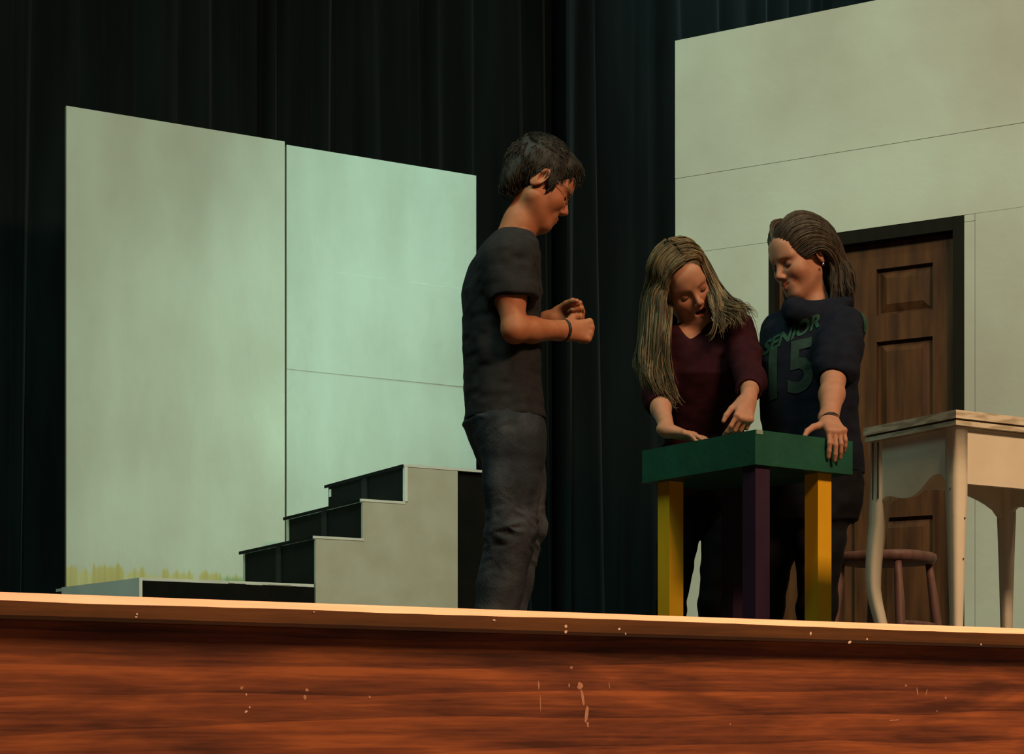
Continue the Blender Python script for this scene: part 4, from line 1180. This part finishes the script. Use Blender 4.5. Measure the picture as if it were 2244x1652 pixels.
    def over(y0, q, n=4, x0=0.012):
        """path over the crown from the parting to the side of the head, q = -1 towards her right"""
        k = math.sqrt(max(1 - ((y0 + 0.022) / 0.108) ** 2, 0.05))
        out = []
        for t in range(n):
            a = math.radians(4 + 84 * t / (n - 1))
            out.append(H.w(x0 * (1 - t / (n - 1)) + q * 0.091 * k * math.sin(a), y0, 0.042 + 0.096 * k * math.cos(a)))
        return out
    tailL = [[at(1458, 725, zf - 0.06), at(1462, 800, zf - 0.05), at(1472, 860, zf - 0.05), at(1484, 888, zf - 0.05)],
             [at(1446, 655, zf - 0.05), at(1446, 730, zf - 0.06), at(1440, 805, zf - 0.06), at(1452, 860, zf - 0.06), at(1464, 886, zf - 0.06)],
             [at(1426, 655, zf), at(1420, 735, zf - 0.02), at(1413, 800, zf - 0.04), at(1424, 850, zf - 0.05), at(1440, 880, zf - 0.05)],
             [at(1413, 650, zf + 0.05), at(1406, 725, zf + 0.04), at(1399, 780, zf + 0.02), at(1408, 825, zf), at(1420, 856, zf)],
             [at(1424, 660, zf + 0.13), at(1420, 730, zf + 0.12), at(1416, 790, zf + 0.1), at(1425, 840, zf + 0.08), at(1436, 870, zf + 0.06)]]
    front = [H.w(0.010, 0.074, 0.100), H.w(-0.030, 0.070, 0.090), H.w(-0.060, 0.050, 0.058), H.w(-0.079, 0.034, 0.010), H.w(-0.086, 0.030, -0.040)]
    frontR = [H.w(0.012, 0.072, 0.100), H.w(0.048, 0.056, 0.088), H.w(0.076, 0.026, 0.050), H.w(0.088, 0.006, 0.000)]
    gl_ = [front + tailL[0]] + [over(y, -1) + t for y, t in zip((0.052, 0.018, -0.03, -0.075), tailL[1:])]
    groups = [hair_locks(gl_, 70, 12, 0.008, 0.0021, wave=0.014, wfreq=13, seed=2, npts=26, fine=0.0042, shade=(0.35, 1.3))]
    tailR = [[at(1566, 645, zf - 0.04), at(1572, 680, zf - 0.05), at(1570, 712, zf - 0.07), at(1562, 735, zf - 0.08)],
             [at(1572, 645, zf - 0.03), at(1592, 676, zf - 0.05), at(1618, 690, zf - 0.06), at(1630, 706, zf - 0.08)],
             [at(1583, 642, zf + 0.0), at(1606, 662, zf - 0.02), at(1630, 668, zf - 0.03), at(1652, 690, zf - 0.03)],
             [at(1560, 655, zf + 0.06), at(1568, 685, zf + 0.04), at(1576, 710, zf + 0.03), at(1580, 735, zf + 0.05)],
             [at(1572, 650, zf + 0.08), at(1592, 680, zf + 0.06), at(1606, 705, zf + 0.05), at(1612, 735, zf + 0.07)]]
    gr = [frontR + tailR[0]] + [over(y, 1) + t for y, t in zip((0.050, 0.005, -0.04, -0.06), tailR[1:])]
    groups.append(hair_locks(gr, 60, 11, 0.007, 0.0020, wave=0.013, wfreq=12, seed=3, npts=22, fine=0.0040, shade=(0.4, 1.4)))
    gb = [over(-0.03, -1, 3) + [at(1440, 640, zf + 0.20), at(1445, 700, zf + 0.20), at(1455, 780, zf + 0.2)],
          [H.w(0, -0.03, 0.138), H.w(0, -0.10, 0.09), H.w(0, -0.13, 0.0), at(1495, 690, zf + 0.22), at(1500, 780, zf + 0.22)],
          over(-0.03, 1, 3) + [at(1550, 640, zf + 0.17), at(1558, 700, zf + 0.2), at(1560, 780, zf + 0.2)]]
    groups.append(hair_locks(gb, 26, 9, 0.009, 0.0026, wave=0.01, seed=4))
    # one flyaway strand beside the shoulder
    fly = catmull([at(1600, 662, zf), at(1632, 668, zf), at(1653, 700, zf), at(1663, 738, zf - 0.01)], 12)
    fv, ff = tube_data(fly, list(np.linspace(0.0018, 0.0006, 12)), 4, cap=False)
    groups.append((fv, ff, [0.6] * len(fv)))
    locks_mesh(groups, M['hair_b'], hair)
    face_parts(H, root, None, M['brow'], M['dark'])
    return root

def table_front_Z(px):
    """distance of the green table's audience face at a pixel column"""
    a = np.array(gn[:2]); u = np.array([math.cos(ga), math.sin(ga)])
    k = (px - 1122.0) / FPX; ray = np.array([k * CT + ST, -k * ST + CT])
    A_ = np.array([ray, -u]).T
    return float(np.linalg.solve(A_, a)[0])

# ================================================================== person in the navy sweatshirt
def build_navy():
    Z = 6.40
    root = person_root(1770, Z, 'person in a navy sweatshirt with green lettering, one hand on the green table')
    yaw = math.radians(61); fh = -RV * math.sin(yaw) - FV * math.cos(yaw)
    H = Head(at(1754, 563, Z - 0.02), fh * math.cos(math.radians(22)) - UP * math.sin(math.radians(22)), UP + fh * 0.4 - RV * 0.04, 1.04)
    yb = math.radians(38); fb = nrm(-RV * math.sin(yb) - FV * math.cos(yb)); lb = np.cross(UP, fb)
    torso = [(682, 1788, 0.062, 0.062), (696, 1784, 0.11, 0.085), (716, 1780, 0.165, 0.105), (760, 1772, 0.175, 0.128), (800, 1769, 0.172, 0.142),
             (860, 1770, 0.165, 0.140), (930, 1776, 0.162, 0.135), (1000, 1782, 0.165, 0.135), (1040, 1784, 0.165, 0.132)]
    hips = [(985, 1782, 0.150, 0.118), (1060, 1783, 0.168, 0.128), (1110, 1780, 0.170, 0.122), (1145, 1778, 0.160, 0.11)]
    shL, shR = at(1850, 722, Z - 0.12), at(1712, 730, Z + 0.10)
    elL, elR = at(1826, 832, Z - 0.28), at(1712, 850, Z + 0.16)
    ZF = table_front_Z(1822)
    wrL, wrR = at(1817, 926, ZF + 0.055), at(1715, 965, Z + 0.10)
    legs = {'R': [at(1738, 1100, Z + 0.06), at(1692, 1200, Z + 0.09), at(1676, 1330, Z + 0.15), at(1672, 1500, Z + 0.22)],
            'L': [at(1808, 1100, Z - 0.04), at(1796, 1200, Z - 0.06), at(1790, 1330, Z - 0.06), at(1790, 1500, Z - 0.04)]}
    lo = np.array([1e9] * 3); hi = -lo
    for p in (shR, shL, elR, elL, wrR, wrL, *legs['R'], *legs['L'], H.C):
        lo = np.minimum(lo, p); hi = np.maximum(hi, p)
    lo = lo - np.array([0.2, 0.2, 0.1]); hi = hi + np.array([0.2, 0.2, 0.17]); lo[2] = 0.0
    f = Field(lo, hi, BH)
    f.loft(st_px(torso, Z), lb, fb, 0.02, grow=-0.018)
    f.loft(st_px(hips, Z), lb, fb, 0.04, grow=-0.010)
    f.chain([at(1792, 705, Z), at(1785, 672, Z), at(1772, 625, Z)], [0.058, 0.047, 0.050], 0.025)
    head_skin(f, H, True, smile=0.009)
    for sh, el, wr in ((shR, elR, wrR), (shL, elL, wrL)):
        f.chain([sh, sh + (el - sh) * 0.5, el], [0.048, 0.042, 0.036], 0.03)
        f.chain([el, el + (wr - el) * 0.35, wr], [0.037, 0.0385, 0.0265], 0.02)
    # her left hand lies on the table corner, fingers folded over its front edge
    dh = nrm(-FV * 0.80 - UP * 0.52 + RV * 0.16)
    hand(f, wrL + UP * 0.004, dh, -UP * 0.75 + FV * 0.55 - RV * 0.10, True, 0.93, ((42, 22, 10), (44, 22, 12), (44, 24, 14), (42, 30, 18)), ((0.35, 0.95, 0.05), (0.75, 0.55, 0.35)), 3)
    hand(f, wrR, -UP * 0.8 - FV * 0.4, FV * 0.4 + RV * 0.6, False, 0.92, ((15, 20, 12),) * 4, ((0.8, 0.4, 0.2), (0.9, 0.1, 0.2)), 4)
    for k in 'RL':
        f.chain(legs[k], [0.072, 0.062, 0.046, 0.033], 0.02)
        a = legs[k][-1]; g = np.array([a[0], a[1], 0.033]); f.chain([a, g + UP * 0.03, g - FV * 0.12], [0.034, 0.034, 0.026], 0.02)
    V, F = f.mesh(1)
    np_mesh('body', V, F, M['skin_w'], root, skin_tint(V, H, smile=0.009))
    # sweatshirt
    f = Field(np.array([lo[0] - 0.03, lo[1] - 0.03, at(1780, 1062, Z)[2]]), np.array([hi[0] + 0.03, hi[1] + 0.03, at(1780, 640, Z)[2]]), CH)
    f.loft(st_px(torso, Z), lb, fb, 0.02)
    for sh, el, wr, e in ((shR, elR, wrR, 0.9), (shL, elL, wrL, 0.0)):
        q = el + (wr - el) * e if e else sh + (el - sh) * 0.86
        f.chain([sh, sh + (el - sh) * 0.45, sh + (el - sh) * 0.75, q], [0.072, 0.071, 0.066, 0.055], 0.04)
    # hood / collar bunched around the neck
    ring = [at(1738, 680, Z - 0.09), at(1765, 687, Z - 0.11), at(1810, 682, Z - 0.08), at(1846, 662, Z + 0.0), at(1840, 640, Z + 0.09), at(1790, 636, Z + 0.13), at(1742, 668, Z + 0.06), at(1738, 680, Z - 0.09)]
    rg = catmull(ring, 24)
    f.chain(list(rg), [0.025] * 24, 0.035)
    f.wrinkle(lo - 0.05, hi + 0.05, 0.0055, 13, 25, (1, 1, 0.9)); f.wrinkle(lo - 0.05, hi + 0.05, 0.0035, 28, 28, (0.7, 0.7, 1.4))
    f.cone(at(1786, 690, Z), at(1776, 640, Z - 0.02), 0.054, 0.062, 0.006, 'sub')
    m_ = shL + (elL - shL) * 0.96; f.cone(m_, m_ + (elL - shL) * 0.5, 0.042, 0.05, 0.004, 'sub')
    SV, SF = f.mesh(2); np_mesh('sweatshirt', SV, SF, M['navy'], root)
    # cuff ring of the pushed-up sleeve
    # leggings
    f = Field(np.array([lo[0], lo[1], 0.0]), np.array([hi[0], hi[1], at(1780, 970, Z)[2]]), CH)
    f.loft(st_px(hips, Z), lb, fb, 0.02)
    for k in 'RL': f.chain(legs[k][:-1] + [np.array([*legs[k][-1][:2], 0.08])], [0.088, 0.078, 0.062, 0.050], 0.03)
    f.wrinkle(lo, hi, 0.004, 22, 54, (1, 1, 1.2))
    V, F = f.mesh(2); np_mesh('leggings', V, F, M['leggings'], root)
    shoes(root, [legs['R'][-1], legs['L'][-1]], -FV, M['shoe'])
    # printed lettering wrapped on the sweatshirt
    tri = [tuple(q) for q in SF.tolist()]
    bvh = BVHTree.FromPolygons([tuple(v) for v in SV.tolist()], tri)
    def wrap_text(txt, size, shear, centre, right, upv, look, m, parent, name, bold=0.0, sx=1.0):
        cu = bpy.data.curves.new('txt', 'FONT'); cu.body = txt; cu.size = size; cu.shear = shear; cu.align_x = 'CENTER'; cu.align_y = 'CENTER'; cu.offset = bold; cu.resolution_u = 3
        to = bpy.data.objects.new('txt', cu); COL.objects.link(to)
        bpy.context.view_layer.update()
        me = bpy.data.meshes.new_from_object(to.evaluated_get(bpy.context.evaluated_depsgraph_get()))
        bpy.data.objects.remove(to); bpy.data.curves.remove(cu)
        bm = bmesh.new(); bm.from_mesh(me); bpy.data.meshes.remove(me)
        for _ in range(3):
            long_ = [e for e in bm.edges if e.calc_length() > size * 0.12]
            if long_: bmesh.ops.subdivide_edges(bm, edges=long_, cuts=1)
        bmesh.ops.triangulate(bm, faces=bm.faces)
        centre = np.asarray(centre); right = nrm(right); upv = nrm(upv); look = nrm(look)
        bad = []
        for v in bm.verts:
            p = centre + right * v.co.x * sx + upv * v.co.y
            hit = bvh.ray_cast(Vector(p - look * 0.4), Vector(look))
            if hit[0] is None: bad.append(v); continue
            v.co = hit[0] - Vector(look) * 0.0016 + hit[1] * (0.0012 if hit[1].dot(Vector(look)) < 0 else -0.0012)
        if bad: bmesh.ops.delete(bm, geom=bad, context='VERTS')
        return from_bm(name, bm, m, parent)
    pr = root
    look = nrm(FV * 0.95 + RV * 0.32)
    rdir = nrm(np.cross(look, UP))
    wrap_text('SENIOR', 0.062, 0.25, at(1718, 720, 6.2), rdir + UP * 0.36, UP + rdir * -0.0, look, M['print'], pr, 'lettering', 0.0022, 1.0)
    wrap_text('15', 0.235, 0.0, at(1712, 803, 6.2), rdir + UP * 0.12, UP, look, M['print2'], pr, 'lettering', 0.007, 0.85)
    # sleeve print on the outer arm
    lk2 = nrm(FV * 0.75 - RV * 0.66)
    wrap_text('III', 0.085, 0.0, at(1874, 712, 6.28), nrm(np.cross(lk2, UP)), UP, lk2, M['print'], pr, 'sleeve_print', 0.006, 0.5)
    # hair swept back from the forehead, tucked behind the ear, falling behind the shoulder
    f = Field(H.C - 0.2, H.C + 0.2, 0.004); s = H.s
    E = lambda c, r, k: f.ell(H.w(*c), np.array(r) * s, H.A, k * s)
    E((0, -0.024, 0.044), (0.088, 0.106, 0.092), 0.01)
    E((0, -0.085, -0.01), (0.075, 0.05, 0.08), 0.03)
    Ax = H.A
    sl, P = f._sl(H.C - 0.2, H.C + 0.2, 0.0)
    px, py, pz = P[0] - H.C[0], P[1] - H.C[1], P[2] - H.C[2]
    lx, ly, lz = [(px * Ax[i][0] + py * Ax[i][1] + pz * Ax[i][2]) / s for i in range(3)]
    lim = np.interp(ly, [-0.13, -0.055, -0.035, 0.0, 0.03, 0.05, 0.068, 0.082, 0.13], [-0.12, -0.10, -0.035, -0.024, -0.004, 0.016, 0.040, 0.058, 0.064])
    f.d[sl] = np.maximum(f.d[sl], ((lim - lz) * 0.6 * s).astype(np.float32))
    f.wrinkle(H.C - 0.2, H.C + 0.2, 0.0022, 60, 16, (0.5, 1, 0.5))
    V, F = f.mesh(1); hair = np_mesh('hair', V, F, M['hair_br'], root, np.full((len(V), 3), 0.75))
    W = H.w; groups = []
    G = [[(0, .084, .070), (.03, .04, .130), (.05, -.03, .128), (.06, -.10, .06), (.05, -.128, -.03), (.045, -.115, -.11), (.05, -.10, -.165)],
         [(.03, .079, .060), (.06, .045, .094), (.080, -.02, .088), (.077, -.085, .03), (.06, -.115, -.05), (.055, -.105, -.12), (.055, -.095, -.17)],
         [(.050, .066, .036), (.079, .034, .054), (.094, -.02, .046), (.087, -.075, .0), (.068, -.10, -.07), (.064, -.09, -.13), (.062, -.08, -.175)],
         [(.063, .049, .010), (.085, .018, .020), (.097, -.02, .014), (.090, -.06, -.02), (.075, -.08, -.08), (.070, -.07, -.13), (.070, -.06, -.175)],
         [(.070, .034, -.010), (.086, .006, -.004), (.096, -.022, -.010), (.088, -.045, -.05), (.082, -.04, -.10), (.078, -.02, -.14), (.078, .005, -.175)]]
    groups.append(hair_locks([[W(*p) for p in g] for g in G], 60, 9, 0.003, 0.0022, wave=0.003, seed=12, npts=20, fine=0.0030, shade=(0.7, 1.25), cut=(0.9, 1.0)))
    Gm = [[(-x, y, z) for (x, y, z) in g] for g in G]
    groups.append(hair_locks([[W(*p) for p in g] for g in Gm[:4]], 40, 8, 0.003, 0.0024, wave=0.003, seed=13, npts=20, fine=0.0030, shade=(0.7, 1.25), cut=(0.9, 1.0)))
    # hair falling over the collar on both sides of the neck
    gs = [[(.074, -.045, -.02), (.084, -.035, -.07), (.088, -.01, -.125), (.094, .015, -.175)],
          [(.070, -.085, -.02), (.084, -.075, -.08), (.086, -.06, -.13), (.088, -.045, -.17)],
          [(.05, -.12, -.02), (.065, -.125, -.09), (.068, -.12, -.13), (.07, -.11, -.165)]]
    groups.append(hair_locks([[W(*p) for p in g] for g in gs], 26, 9, 0.005, 0.0024, wave=0.006, seed=14, shade=(0.5, 1.0)))
    gs = [[(-.074, .010, .0), (-.080, .030, -.06), (-.072, .055, -.12), (-.050, .070, -.165)],
          [(-.074, -.03, .0), (-.084, .0, -.07), (-.082, .02, -.13), (-.07, .04, -.18)]]
    groups.append(hair_locks([[W(*p) for p in g] for g in gs], 18, 9, 0.005, 0.0024, wave=0.006, seed=15, shade=(0.5, 1.0)))
    locks_mesh(groups, M['hair_br'], hair)
    face_parts(H, root, None, M['brow'], M['dark'])
    bm = bmesh.new(); bmesh.ops.create_icosphere(bm, subdivisions=2, radius=0.0048)
    for v in bm.verts: v.co += Vector(H.w(0.088, -0.006, -0.046))
    from_bm('earring', bm, M['metal'], root, smooth=True)
    ax = nrm(wrL - elL)
    for k, t in enumerate((0.0, 0.006)):
        band('bracelet', wrL - ax * (0.012 - t), ax + RV * 0.25 * (1 - k), 0.0285, 0.0036, M['dark'], root)
    return root

build_man()
build_maroon()
build_navy()
